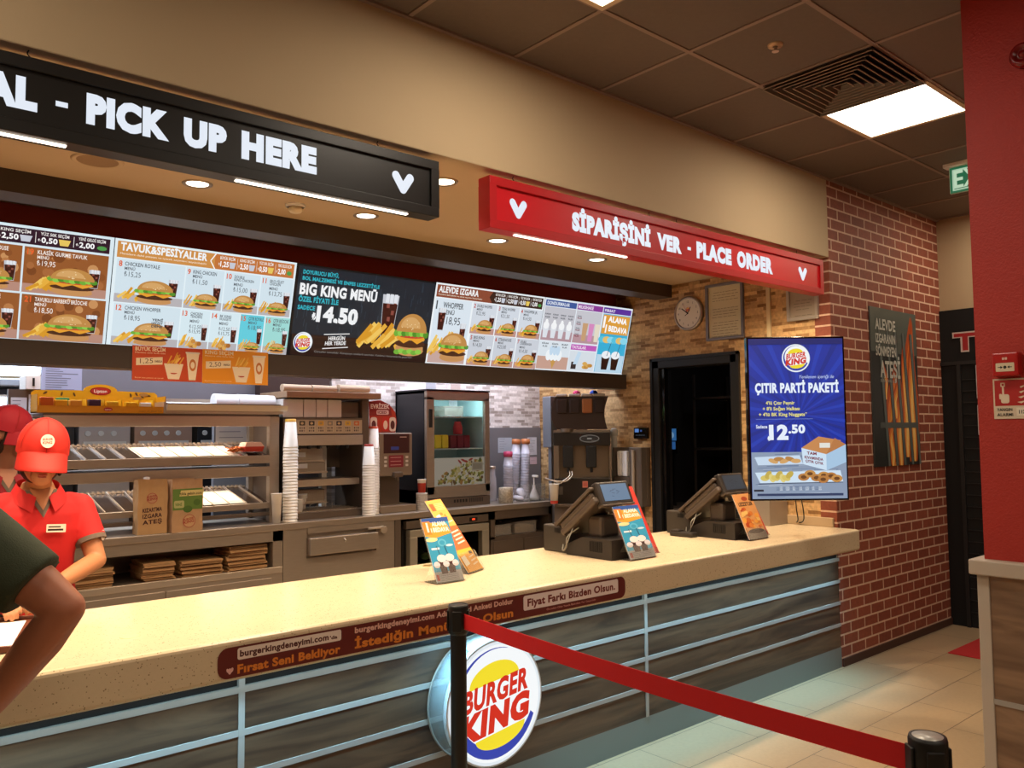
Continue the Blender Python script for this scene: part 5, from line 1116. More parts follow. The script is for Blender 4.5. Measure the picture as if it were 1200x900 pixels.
m.prism(prof, .01, .17, 'y'); m.build('hopper_case', mat('hopper_brown', '#3a2c26', .25, .2), cm)
for i, (x, c_) in enumerate(((-.17, '#302420'), (-.06, '#342622'), (.05, '#8c5430'), (.155, '#3c302a'))):
    m = MB(); m.box(x-.045, x+.045, -.008, .012, .80, .925, .01); m.build('bean_window', mat('bean_window_%d' % (i == 2), c_, .2), cm)
    m = MB(); m.box(x-.05, x+.05, .0, .15, .945, .968, .008); m.build('hopper_lid', mat('hopper_lid', '#a89c90', .4), cm)
a = Art(0, 0, -.001); a.ell(.065, .58, .085, .033, '#9c948c', n=40); a.ell(.065, .58, .077, .027, '#1c1816', n=40); a.rect(.045, .574, .085, .586, '#b8b4ac')
for i in range(5): a.ell(.012+.008*i, .598-.0*i, .004, .003, '#8c847c', n=8); a.ell(.085+.008*i, .562, .004, .003, '#8c847c', n=8)
a.put('control_panel', art_mat('dim_panel', .35), cm)
m = MB(); m.box(-.245, -.20, .0, .2, .24, .52); m.box(.235, .25, .0, .2, .02, .52); m.box(-.2, .235, .12, .2, .24, .52); m.build('body_column', mdm, cm)
for x in (-.12, .08):
    m = MB(); m.box(x-.045, x+.045, -.005, .10, .33, .52, .01); m.cyl((x, .02, .33), (x, .02, .29), .012); m.build('brew_head', blackm, cm)
m = MB(); m.box(-.24, .245, .0, .2, .02, .24, .004); m.build('base', dk, cm)
m = MB(); m.box(-.24, .245, -.05, .2, 0, .022, .004); m.build('drip_tray', steel_d, cm)
for q in ((-.11, .30, -.19, .22), (-.09, .30, -.26, .245)):
    m = MB(); m.tube([(q[0], .01, q[1]), (q[0]-.0, -.02, q[1]-.04), (q[0]-.06, -.03, q[1]-.085), (q[2], -.03, q[3]-.02), (q[2]-.06, -.02, q[3])], .006); m.build('steam_hose', steel_l, cm)
a = Art(0, 0, -.0006); a.rect(.0, .16, .045, .215, '#b86c58'); a.rect(.005, .17, .04, .205, '#a85040'); a.rect(-.24, .10, -.17, .17, '#50463e'); a.put('warning_label', print_m, cm)
wtk = MB(); wtk.box(5.06, 5.14, 5.33, 5.44, 1.50, 1.96, .008); wtk.box(5.09, 5.12, 5.36, 5.40, 1.0, 1.51); tag(wtk.build('water_filter_case', mat('grey_case', '#70747c', .4, .3)), 'grey metal case on a thin post standing left behind the coffee machine', 'case')
cup_up('upright paper cup with red lettering standing under the coffee machine', 4.86, 5.09, 1.031-.001, .031, .043, .165, mat('cup_red', '#b84030', .5), (0, .16))
# steel splash back with notices under the white mosaic
struct('trim_5', B(4.47, 5.46, 5.90, 5.918, 1.03, 1.685), steel_g)
def card(nm, lab, x, y, z, w, h, col, lines, cat='notice', rz=0, seed=1):
    t = thing(nm, lab, cat, (x, y, z), rz=rz); MB().box(-w/2, w/2, -.002, 0, 0, h).build('sheet', mat('sheet_'+col[1:], col, .7), t)
    a = Art(-w/2, 0, -.0025); rn = random.Random(seed)
    for i in range(lines):
        y_ = h*(.9-.8*i/max(1, lines)); a.rect(w*.1, y_, w*(.4+.5*rn.random()), y_+h*.018, '#6c6c78')
    a.put('print', print_m, t); return t
card('notice', 'white notice strip on the grey splashback right of the clear cups', 5.345, 5.899, 1.42, .12, .17, '#c8c8d0', 7)
card('notice', 'small pale pink notice below the white notice strip', 5.36, 5.899, 1.33, .09, .07, '#c8b0b8', 2, seed=3)
card('notice', 'pale notice on the grey splashback right beside the fridge', 5.00, 5.899, 1.45, .17, .14, '#a8b0bc', 5, seed=4)
clr = mat('clear_cup', '#dcdce8', .15, alpha=.55)
def clear_stack(lab, x, y, r0, r1, h, step, n, lean, cap=None, g=None):
    e = None
    for i in range(n):
        if e is None:
            m = MB(); m.lathe([(r1, h), (r0, 0), (r0+.004, 0), (r0+.004, .006), (r0+.001, .006)], n=20); o = m.build('clear_cup', clr); e = o
        else: o = e.copy(); C.objects.link(o)
        o.rotation_euler = (0, lean, 0); o.location = (x+math.sin(lean)*i*step, y, 1.032+math.cos(lean)*i*step); tag(o, ('bottom' if i == 0 else ORD[i]+' from bottom')+' '+lab, 'clear cup', g)
    if cap:  # coloured lid closing the top of the stack
        m = MB(); m.lathe([(0, h+.02), (r1+.008, h+.016), (r1+.01, h-.02), (r1+.004, h-.03)], n=20); o = m.build('plastic_lid', cap); o.rotation_euler = (0, lean, 0); o.location = (x+math.sin(lean)*(n-1)*step, y, 1.032+math.cos(lean)*(n-1)*step+.001); tag(o, 'coloured lid on top of the '+g, 'clear cup')
clear_stack('clear cup in the short upright stack beside the fridge', 4.80, 5.62, .045, .032, .11, .022, 15, 0, mat('lid_pink', '#c84870', .5), 'short upright stack of clear cups')
clear_stack('clear cup in the left leaning tall stack', 4.91, 5.68, .044, .032, .12, .024, 18, .08, mat('lid_orange', '#b87040', .5), 'left leaning stack of clear cups')
clear_stack('clear cup in the right leaning tall stack', 5.005, 5.64, .042, .031, .12, .024, 18, .05, MATS['lid_orange'], 'right leaning stack of clear cups')
gb = thing('glass_bottle', 'small clear glass bottle beside the display fridge', 'bottle', (4.66, 5.68, 1.031)); m = MB(); m.lathe([(0, 0), (.04, 0), (.042, .1), (.038, .2), (.03, .23), (.03, .3)], n=20); m.build('body', clr, gb); m = MB(); m.lathe([(.031, .285), (.033, .29), (.033, .31), (0, .312)], n=20); m.build('cap', steel_l, gb)
cn = MB(); cn.lathe([(0, 0), (.062, 0), (.062, .13), (.058, .135), (0, .135)], n=24); cn = cn.build('patterned_canister', mat('canister_dots', '#a89c88', .5, noise=.9, nscale=70)); cn.location = (4.60, 5.42, 1.031); tag(cn, 'round dotted canister at the corner of the fridge', 'canister')
for i, (x, y, z) in enumerate(((4.76, 5.44, 0), (4.85, 5.50, 0), (4.80, 5.46, .05))):
    m = MB(); T_ = Matrix.Translation((x, y, 1.031+z)) @ Matrix.Rotation([.2, -.5, .9][i], 4, 'X'); m.lathe([(.0, .004), (.03, .01), (.046, .012), (.048, .018), (.04, .03), (.01, .038)], n=22, T=Matrix.Translation((0, 0, .02)) @ T_)
    o = m.build('dome_lid', clr); tag(o, ['left', 'right', 'upper'][i]+' clear dome lid in the loose heap by the canister', 'lid', 'clear dome lids')
pb = thing('pump_bottle', 'white pump bottle standing in the clear acrylic box', 'bottle', (4.965, 5.46, 1.036)); m = MB(); m.lathe([(0, 0), (.045, 0), (.045, .03), (.014, .10), (.014, .13)], n=20); m.build('body', mat('pump_white', '#d8d4d4', .3), pb)
m = MB(); m.cyl((0, 0, .13), (0, 0, .20), .006); m.box(-.012, .012, -.05, .012, .20, .22, .004); m.build('pump', white_p, pb)
ax = thing('acrylic_box', 'clear acrylic box around the pump bottle on the worktop', 'box', (4.95, 5.46, 1.031)); m = MB(); m.box(-.12, .07, -.09, -.087, 0, .15); m.box(.067, .07, -.087, .09, 0, .15); m.box(-.12, -.117, -.087, .09, 0, .15); m.box(-.12, .07, -.09, .09, 0, .003); m.build('walls', acryl, ax)

# ================================================================ REGISTERS
def register():
    t = thing('cash_register', '', 'cash register', (0, 0, .956))
    m = MB(); m.prism([(-.17, 0), (.17, 0), (.17, .055), (.05, .105), (-.17, .105)], -.13, .13, 'x'); 
    m.build('base', pos_d, t)
    m = MB()
    for i in range(7): m.box(-.134, -.13, -.10+.014*i, -.094+.014*i, .035, .09)
    m.build('side_vents', blackm, t)
    m = MB(); m.box(-.075, .075, -.05, .06, .10, .22, .02); m.build('neck', posm, t)
    T_ = Matrix.Translation((0, -.03, .36)) @ Matrix.Rotation(-math.radians(38), 4, 'X')
    m = MB(); m.box(-.145, .145, 0, .33, -.075, -.035, .012, T=T_); m.box(-.135, .135, .01, .32, -.035, -.0, .012, T=T_); m.box(-.145, .145, -.01, .35, .0, .022, .008, T=T_); m.build('monitor_housing', posm, t)
    m = MB(); m.box(-.125, .125, .02, .32, .0225, .024, T=T_); m.build('touch_screen', black_g, t)
    T2 = Matrix.Translation((.02, -.10, .285)) @ Matrix.Rotation(-math.radians(24), 4, 'X')
    m = MB(); m.box(-.135, .125, 0, .045, 0, .135, .010, T=T2); dh = m.build('customer_display', pos_d, t)
    m = MB(); m.box(-.02, .02, .0, .08, -.03, .03, .006, T=T2); m.build('display_arm', posm, t)
    m = MB(); m.box(-.135, .125, -.002, .04, -.006, .006, .003, T=T2); m.build('display_lip', posm, t)
    a = Art(0, 0, -.001); a.rect(-.108, .022, .100, .118, '#6888a8'); rn = random.Random(6)
    for i in range(10):
        x = -.05+.07*rn.random(); y = .04+.05*rn.random(); a.line(x, y, x+.03*rn.random(), y+.02*rn.random()-.01, .003, '#48607c')
    f = a.build('display_glass', art_mat('register_glow', .75), dh); f.matrix_local = T2
    m = MB(); m.tube([(-.1, .10, .15), (-.15, .14, .10), (-.14, .16, .04), (-.13, .2, .02), (-.10, .22, .06)], .004, 6); m.tube([(-.12, .12, .16), (-.16, .12, .09), (-.15, .17, .02)], .003, 6); m.build('cable', mat('grey_cable', '#8c8880', .5), t)
    return t
r1 = register(); r1.location = (3.375, 3.135, .956); r1['label'] = 'dark brown cash register with a blue lit customer display, nearer to the camera'
r2 = dup(r1, (4.52, 3.15, .956), 'dark brown cash register with an unlit grey customer display, nearer the doorway')
for c_ in r2.children:
    if c_.name.startswith('customer_display'):
        for g in c_.children:
            me = g.data.copy(); g.data = me; me.materials[0] = art_mat('register_dim', .12)
pr = thing('receipt_printer', 'dark square receipt printer on the counter behind the nearer cash register', 'printer', (3.385, 3.42, .956))
MB().box(-.12, .12, -.095, .095, 0, .15, .008).build('body', mat('printer_dark', '#3c3630', .45), pr); MB().box(-.08, .08, -.06, .06, .15, .156, .002).build('lid', pos_d, pr)
MB().box(-.1215, -.12, -.05, .0, .11, .135).build('slot', blackm, pr)
dup(pr, (4.53, 3.435, .956), 'dark square receipt printer on the counter behind the farther cash register')
tl = MB(); tl.box(-.035, .035, -.09, .09, 0, .03, .008); tl.box(-.03, .03, .02, .085, .03, .04, .004); tl = tl.build('card_terminal', pos_d); tl.location = (4.335, 3.33, .956); tag(tl, 'small dark card terminal lying left of the farther cash register', 'card terminal')

# ---------------------------------------------------------------- flyer holders
def flyer_stand(lab, x, y, w, h, tilt, rz, draw, zc='#dce8f0'):
    t = thing('flyer_stand', lab, 'flyer stand', (x, y, .9565), rz=rz)
    tt = math.radians(tilt); T_ = Matrix.Translation((0, 0, .004)) @ Matrix.Rotation(-tt, 4, 'X')
    m = MB(); m.box(-w/2-.004, w/2+.004, .0025, .0045, 0, h, T=T_); m.box(-w/2-.004, w/2+.004, -.010, -.008, 0, h*.25, T=T_); m.box(-w/2-.004, w/2+.004, -.01, .0045, -.002, 0, T=T_)
    fd = .10; m.box(-w/2-.004, w/2+.004, 0, fd, -.0, .002)
    p0 = Vector((0, .0045, 0)); hh = .09
    m.add([(-w/2-.004, fd, .001), (w/2+.004, fd, .001), (w/2+.004, hh*math.sin(tt)+.006, hh*math.cos(tt)), (-w/2-.004, hh*math.sin(tt)+.006, hh*math.cos(tt))], [(0, 1, 2, 3)])
    m.build('holder', acryl, t)
    m = MB(); m.box(-w/2, w/2, .0008, .0022, .001, h-.002, T=T_); m.build('flyer', paper, t)
    a = Art(-w/2, .001, 0); draw(a, w, h-.003); f = a.build('print', print_m, t); f.matrix_local = T_; return t
def fl_blue(a, w, h):
    a.rect(0, 0, w, h, '#2f98c4'); a.rect(0, h*.93, w, h, '#28509c'); a.face([(0, h*.72), (w*.35, h*.68), (w, h*.74), (w*.9, h*.9), (w*.25, h*.93), (0, h*.93)], '#e8a030'); a.rect(0, h*.74, w*.28, h*.95, '#e08428')
    a.text('1', w*.12, h*.78, h*.15, '#fff4e8', bold=.06); a.text('ALANA', w*.34, h*.865, h*.07, '#fff4e8', w=w*.55, bold=.05); a.text('BEDAVA', w*.34, h*.77, h*.075, '#fff4e8', w=w*.6, bold=.05); a.text('1', w*.26, h*.77, h*.07, '#fff4e8', bold=.05)
    a.ell(w*.2, h*.66, w*.22, h*.035, '#f0dca0', n=14); a.ell(w*.55, h*.6, w*.16, h*.06, '#58b4d8', n=14); a.ell(w*.55, h*.6, w*.1, h*.035, '#2f98c4', n=14); a.rect(w*.1, h*.5, w*.4, h*.53, '#e4f0f8', .0); a.ell(w*.8, h*.55, w*.14, h*.02, '#bfe0f0', n=12)
    a.rect(0, 0, w, h*.16, '#a8a8b0')
    for x in (.38, .68):
        a.line(w*x, h*.34, w*(x-.08), h*.56, w*.02, '#20344c'); a.face([(w*(x-.12), h*.12), (w*(x+.10), h*.12), (w*(x+.15), h*.32), (w*(x-.17), h*.32)], '#3c1c18'); a.ell(w*x, h*.36, w*.17, h*.06, '#ece4e4', n=14)
    for x in (.15, .5, .85): a.ell(w*x, h*.27, w*.12, h*.05, '#d4d0d8', n=12)
    for i in range(5): a.rect(w*.15, h*(.02+.025*i), w*.85, h*(.028+.025*i), '#787880')
    a.rect(w*.03, h*.03, w*.12, h*.12, '#b04848')
def fl_orange(a, w, h):
    a.rect(0, h*.62, w, h, '#f0a850'); a.rect(0, h*.30, w, h*.62, '#d8602c'); a.rect(0, 0, w, h*.30, '#f0ac38')
    a.rect(w*.1, h*.85, w*.35, h*.95, '#c05828'); a.face([(w*.1, h*.68), (w*.4, h*.70), (w*.38, h*.80), (w*.12, h*.78)], '#f8f0e0'); a.line(w*.5, h*.67, w*.95, h*.69, w*.03, '#fff4e0')
    for i in range(5): a.ell(w*(.5+.1*(i % 4)), h*(.74+.03*(i//2)), w*.09, h*.02, ['#d07828', '#e8b050'][i % 2], n=10); a.line(w*.4, h*(.86+.02*i), w*.9, h*(.86+.02*i), w*.02, '#f8d8a0')
    a.face([(w*.06, h*.40), (w*.25, h*.41), (w*.22, h*.55), (w*.02, h*.54)], '#f8f0e0')
    for i in range(4): a.line(w*.4, h*(.38+.05*i), w*.9, h*(.40+.05*i), w*.05, '#f8e0d0')
    a.face([(w*.1, h*.08), (w*.4, h*.10), (w*.36, h*.22), (w*.08, h*.2)], '#f8f0e0'); a.rect(w*.7, h*.22, w*.9, h*.26, '#3c2c20')
    for i in range(3): a.line(w*.55, h*(.08+.05*i), w*.9, h*(.10+.05*i), w*.05, '#f8e0b8')
def fl_food(a, w, h):
    a.rect(0, 0, w, h, '#d8985c'); a.ell(w*.55, h*.89, w*.16, h*.05, '#a84424', n=14); a.text('LEZZETLER', w*.14, h*.73, h*.085, '#2c1c14', w=w*.75, bold=.04); rn = random.Random(5)
    for i in range(34):
        x = w*(.12+.76*rn.random()); y = h*(.2+.48*rn.random()); r = w*(.05+.07*rn.random()); a.ell(x, y, r, r*.7, rn.choice(['#e8a040', '#c8682c', '#f0c070', '#b8481c', '#d87c30']), n=10)
    a.rect(0, 0, w, h*.17, '#98887c'); a.ell(w*.5, h*.17, w*.42, h*.05, '#5c4438', n=16)
flyer_stand('clear stand with a tall blue and orange drinks flyer, left one on the counter', 2.255, 3.05, .150, .31, 25, 0, fl_blue)
flyer_stand('clear stand with a long orange flyer behind the blue flyer on the counter', 2.52, 3.20, .155, .42, 36, math.radians(24), fl_orange)
flyer_stand('clear stand with a blue and orange drinks flyer leaning before the nearer cash register', 3.415, 2.89, .205, .30, 25, 0, fl_blue)
flyer_stand('clear stand with an orange fried food flyer before the farther cash register', 4.53, 2.90, .205, .30, 24, 0, fl_food)
def back_card(lab, x, y):
    t = thing('red_card', lab, 'card', (x, y, .9565)); T_ = Matrix.Rotation(-math.radians(28), 4, 'X'); m = MB(); m.box(-.06, .06, 0, .003, 0, .41, T=T_); m.build('card', mat('card_red', '#b82c20', .5), t)
    m = MB(); m.box(-.062, .062, -.004, .006, 0, .03, T=T_); m.box(-.062, .062, -.01, .06, 0, .003); m.build('foot', acryl, t)
back_card('narrow red card standing behind the blue flyer of the nearer register', 3.60, 2.985)
back_card('narrow red card standing behind the food flyer of the farther register', 4.735, 2.995)
# steel box and cables under the upright screen
sb = thing('steel_box', 'small grey steel box on the counter end below the upright screen', 'box', (5.34, 3.35, .9565)); MB().box(-.12, .12, -.10, .10, 0, .27, .004).build('case', mat('box_grey', '#9c9084', .4, .4), sb)
m = MB(); m.tube([(.12, -.06, .02), (.125, -.14, .01), (.1, -.19, .03), (.05, -.21, .12), (.02, -.22, .26)], .004, 6); m.tube([(.12, -.08, .02), (.12, -.18, .012), (.06, -.26, .05), (.03, -.26, .2), (.0, -.24, .28)], .004, 6); m.build('cable', blackm, sb)

# ---------------------------------------------------------------- serving tray at the left end
ty = thing('serving_tray', 'brown serving tray with white paper at the left end of the counter', 'tray', (.42, 3.32, .9565), rz=-.30)
m = MB(); m.box(-.19, .19, -.24, .24, 0, .008, .003); 
for q in ((-.20, .20, -.25, -.235), (-.20, .20, .235, .25), (-.20, -.185, -.25, .25), (.185, .20, -.25, .25)): m.box(q[0], q[1], q[2], q[3], 0, .022, .004)
m.build('tray', mat('tray_brown', '#5c2c18', .35), ty)
pp = MB(); pp.box(-.16, .16, -.20, .19, 0, .0015); pp = pp.build('tray_paper', mat('bright_paper', '#f0ece8', .7)); pp.location = (.43, 3.33, .9655); pp.rotation_euler = (0, 0, -.28); tag(pp, 'white paper sheet lying on the brown serving tray', 'paper')

# ================================================================ KITCHEN BACKGROUND ON THE LEFT
m = MB(); m.box(1.16, 2.80, 6.02, 6.06, 1.80, ZK); m.box(2.80, 3.2, 6.02, 6.3, 0, ZK)
tag(m.build('grey_hood_panel', steel_g), 'large grey steel panel behind the top of the holding shelf', 'panel')
m = MB(); m.box(2.60, 3.18, 5.925, 6.015, 1.75, ZK); tag(m.build('brown_panel', mat('brown_panel', '#3c2c28', .5)), 'dark brown panel behind the paper rolls over the dispenser', 'panel')
card('notice', 'large pale lilac table of writing on the grey panel above the tea rack', 1.275, 6.019, 1.87, .24, .30, '#9c9cb4', 16, seed=8)
bw = thing('wall_cupboard', 'white wall cupboard low in the kitchen at the far left', 'cupboard', (1.0, 5.72, 1.93)); MB().box(.015, .095, 0, .2, 0, .085, .003).build('case', white_p, bw); MB().box(.05, .062, -.004, 0, .02, .07).build('handle', blackm, bw)
card('notice', 'left white checklist sheet beside the tea rack', .985, 5.75, 1.66, .085, .22, '#c4c4cc', 8, seed=9); card('notice', 'right white checklist sheet beside the tea rack', 1.08, 5.75, 1.67, .085, .23, '#c8c8d0', 9, seed=10)
# posts carrying them
m = MB(); m.box(.93, 1.13, 5.752, 5.80, 1.031, 1.93); tag(m.build('pillar_cabinet', steel_d), 'narrow dark steel pillar carrying the white checklist sheets', 'cabinet')
kl = thing('kitchen_ceiling_light', 'long bright white light strip deep in the kitchen at the far left', 'ceiling light', (.9, 7.2, 2.12)); MB().box(-.9, .475, -.02, .25, .0, .085, .01).build('diffuser', mat('cool_diffuser', '#e4f0ff', .5, emit=3.5), kl)
MB().box(-.9, .475, .0, .27, .085, .739).build('housing', mat('pale_blue_housing', '#b8c4d0', .5), kl)
ho = thing('extractor_hood', 'grey steel extractor hood deep in the kitchen at the far left', 'hood', (.9, 7.6, 0)); m = MB(); m.box(-1.4, .9, 0, .5, 1.75, 2.1, .01); m.box(-1.4, .9, -.5, .0, 2.02, 2.08, .01); m.build('canopy', steel_g, ho)
m = MB(); m.box(-1.4, .9, .0, .5, 0, 1.75); m.build('back_unit', mat('back_unit_grey', '#6c7480', .4, .5), ho)
lt = thing('counter_light', 'bright white strip of light low in the kitchen above the dark red cap', 'light', (.99, 6.9, 1.87)); MB().box(-.5, .25, 0, .05, 0, .06).build('tube', MATS['cool_diffuser'], lt); MB().box(-.5, .25, 0.05, .3, -.83, .08).build('body', steel_d, lt); MB().box(-.5, .25, 0.0, .3, -1.86, -.83).build('base', steel, lt)
# equipment glimpsed between the tiers
eq = [('fryer_unit', 'dark kitchen unit with knobs glimpsed between the shelf tiers, leftmost', 1.42, .18, '#1c1c1e'), ('steel_drawer_unit', 'pale steel drawer unit glimpsed between the shelf tiers', 1.72, .36, '#9c9490'), ('prep_unit', 'tan kitchen unit glimpsed between the shelf tiers, in the middle', 2.15, .44, '#9c7c68'), ('dark_unit', 'black kitchen unit glimpsed between the shelf tiers, right of the tan one', 2.56, .30, '#161416')]
for nm, lab, x, w, c_ in eq:
    t = thing(nm, lab, 'kitchen unit', (x, 6.7, 0)); MB().box(-w/2, w/2, 0, .5, 0, 1.95, .004).build('body', mat('unit_'+c_[1:], c_, .4, .3), t)
    m = MB()
    for i in range(max(1, int((w-.06)/.09))): m.cyl((-w/2+.06+i*.09, -.012, 1.66), (-w/2+.06+i*.09, 0, 1.66), .02, n=14)
    m.box(-w/2+.03, w/2-.03, -.01, 0, 1.56, 1.60); m.build('controls', mat('unit_controls', '#b8b8b4', .4), t)
card('notice', 'white poster with red mark seen through the upper tier gap', 2.50, 6.2, 1.50, .26, .28, '#c4c0bc', 5, seed=13)
m = MB(); m.box(2.36, 2.64, 6.205, 6.25, 0, 1.80); tag(m.build('rear_panel', steel_g), 'grey panel carrying the white poster behind the upper tier', 'panel')
# things inside the dark back room
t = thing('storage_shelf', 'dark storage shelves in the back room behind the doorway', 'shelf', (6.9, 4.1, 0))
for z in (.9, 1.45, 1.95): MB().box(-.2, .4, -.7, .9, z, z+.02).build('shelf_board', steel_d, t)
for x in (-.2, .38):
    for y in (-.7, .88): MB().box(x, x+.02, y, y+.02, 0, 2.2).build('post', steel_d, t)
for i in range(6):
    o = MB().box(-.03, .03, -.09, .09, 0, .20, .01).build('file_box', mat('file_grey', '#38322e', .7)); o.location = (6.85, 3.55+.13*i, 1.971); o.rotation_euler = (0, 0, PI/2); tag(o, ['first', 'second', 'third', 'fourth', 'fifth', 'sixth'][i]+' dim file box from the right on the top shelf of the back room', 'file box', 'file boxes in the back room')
sm = thing('small_monitor', 'small blue glowing monitor in the dark back room', 'monitor', (6.10, 4.80, 1.55), rz=-PI/2-.3)
MB().box(-.09, .09, 0, .03, -.12, .13, .004).build('case', blackm, sm); a = Art(0, 0, -.001); a.rect(-.075, .0, .075, .11, '#3c78b8'); a.rect(-.05, -.08, .06, -.01, '#3468a8'); a.ell(.0, .05, .04, .03, '#88b4d8'); a.put('display', art_mat('monitor_glow', .5), sm)
MB().box(-.02, .02, .005, .025, -.60, -.12).build('stand', blackm, sm); m = MB(); m.box(-.3, .3, -.2, .3, -.64, -.60); m.box(-.28, -.26, -.18, .28, -1.55, -.64); m.box(.26, .28, -.18, .28, -1.55, -.64); m.build('desk', steel_d, sm)
# small bottles and colour things above the coffee machine
for i, (x, y, c_) in enumerate(((5.12, 5.06, '#c83c6c'), (5.22, 4.95, '#2c4cb0'))):
    o = MB(); o.lathe([(0, 0), (.03, 0), (.036, .012), (.02, .03), (0, .034)], n=16); o = o.build('coloured_cloth', mat('cloth_%d' % i, c_, .8)); o.location = (x, y, 1.969); tag(o, ['pink', 'blue'][i]+' cloth crumpled on the coffee machine hoppers', 'cloth')

# ================================================================ PEOPLE
def limb(m, pts):      # pts: (x,y,z,r) chain of tapered round segments
    for i in range(len(pts)-1):
        a_, b_ = pts[i], pts[i+1]; m.cyl(a_[:3], b_[:3], a_[3], b_[3], n=20, smooth=True)
    for p in pts: m.ball(p[:3], p[3], p[3], p[3], 18, 12)
def loft(m, rings, n=28, T=None):   # rings: (cx,cy,z,rx,ry)
    vs = []
    for cx, cy, z, rx, ry in rings:
        for i in range(n):
            t = 2*PI*i/n; c_, s_ = math.cos(t), math.sin(t); e = .82
            vs.append((cx+rx*math.copysign(abs(c_)**e, c_), cy+ry*math.copysign(abs(s_)**e, s_), z))
    k = len(rings); m.add(vs, [(j*n+i, j*n+(i+1) % n, (j+1)*n+(i+1) % n, (j+1)*n+i) for j in range(k-1) for i in range(n)]+[list(range(n))[::-1], [(k-1)*n+i for i in range(n)]], 0, True, None, T)
def fuse(m, name, mt, parent, vox=.007, smooth=3, cut=None):
    o = m.build(name, mt, parent)
    r = o.modifiers.new('r', 'REMESH'); r.mode = 'VOXEL'; r.voxel_size = vox; r.use_smooth_shade = True
    s = o.modifiers.new('s', 'SMOOTH'); s.iterations = smooth; s.factor = .5
    dg = bpy.context.evaluated_depsgraph_get(); dg.update(); me = bpy.data.meshes.new_from_object(o.evaluated_get(dg))
    o.modifiers.clear(); o.data = me
    if not me.materials: me.materials.append(mt)
    for p in me.polygons: p.use_smooth = True
    return o
def head(m, T, s=1.0, jaw=.9):
    def fn(p, d):
        x, y, z = p
        f = max(0, -d.y)
        if d.z < 0: x *= 1-(1-jaw)*1.6*min(1, -d.z*1.3)*f; 
        y += .012*f*(1 if d.z < -.2 else 0)
        if f > .75 and -.05 < d.z < .15: y += .006*(1-abs(d.x))     # brow hollow
        return Vector((x, y, z))
    m.ball((0, 0, 0), .074*s, .093*s, .112*s, 32, 24, T=T, fn=fn)
    m.ball((0, -.072*s, -.062*s), .040*s, .028*s, .040*s, 16, 10, T=T)      # chin and muzzle
    limb_T(m, [(0, -.088*s, .010*s, .008*s), (0, -.104*s, -.022*s, .012*s)], T)  # nose
    m.ball((-.010*s, -.096*s, -.026*s), .008*s, .009*s, .007*s, 10, 8, T=T); m.ball((.010*s, -.096*s, -.026*s), .008*s, .009*s, .007*s, 10, 8, T=T)
    m.ball((0, -.094*s, -.052*s), .020*s, .008*s, .006*s, 12, 8, T=T); m.ball((0, -.092*s, -.062*s), .018*s, .009*s, .007*s, 12, 8, T=T)
    for sx in (-1, 1):
        m.ball((sx*.076*s, .008*s, -.012*s), .008*s, .018*s, .030*s, 10, 8, T=T)
        m.ball((sx*.032*s, -.076*s, .006*s), .013*s, .012*s, .009*s, 10, 8, T=T)
def limb_T(m, pts, T):
    for i in range(len(pts)-1): m.cyl(pts[i][:3], pts[i+1][:3], pts[i][3], pts[i+1][3], n=14, T=T)
    for p in pts: m.ball(p[:3], p[3], p[3], p[3], 12, 8, T=T)
def frame_from(o, fwd, up):
    f = Vector(fwd).normalized(); u = Vector(up); u = (u-u.dot(f)*f).normalized(); r = f.cross(u)
    M_ = Matrix((( r.x, f.x, u.x, o[0]), (r.y, f.y, u.y, o[1]), (r.z, f.z, u.z, o[2]), (0, 0, 0, 1))); return M_   # local x right, y along the fingers, z back of the hand
def hand(m, wrist, fwd, up, side, curl=.6, s=1.0):
    T = frame_from(wrist, fwd, up)
    m.ball((0, .045*s, -.002), .040*s, .050*s, .015*s, 18, 12, T=T)
    for i, (x, l, r) in enumerate(((-.028, .070, .0085), (-.010, .078, .009), (.009, .073, .0088), (.027, .058, .0078))):
        x *= side*s; l *= s; p = Vector((x, .080*s, 0)); pts = [(p.x, p.y-.02, p.z, r*1.1)]; a_ = curl*.35
        for q in (.45, .32, .23):
            pts.append((p.x, p.y, p.z, r)); d = Vector((x*.25, math.cos(a_), -math.sin(a_))); p = p+d.normalized()*l*q; a_ += curl; r *= .93
        pts.append((p.x, p.y, p.z, r*.9)); limb_T(m, pts, T)
    limb_T(m, [(-side*.028*s, .02*s, -.004, .013*s), (-side*.050*s, .048*s, -.014, .0115*s), (-side*.052*s, .078*s, -.024, .0095*s)], T)
    return T
skin_w = mat('skin_light', '#b87a52', .5, noise=.06, nscale=14); skin_m = mat('skin_brown', '#b06e50', .5, noise=.08, nscale=14)
uni = mat('uniform_red', '#c81c1c', .75, noise=.06, nscale=25, bump=.15, bscale=500); cuff = mat('cuff_grey', '#6c5c50', .8); hairm = mat('dark_hair', '#2a1812', .6, noise=.3, nscale=80)
trou = mat('black_trousers', '#1a1818', .8)

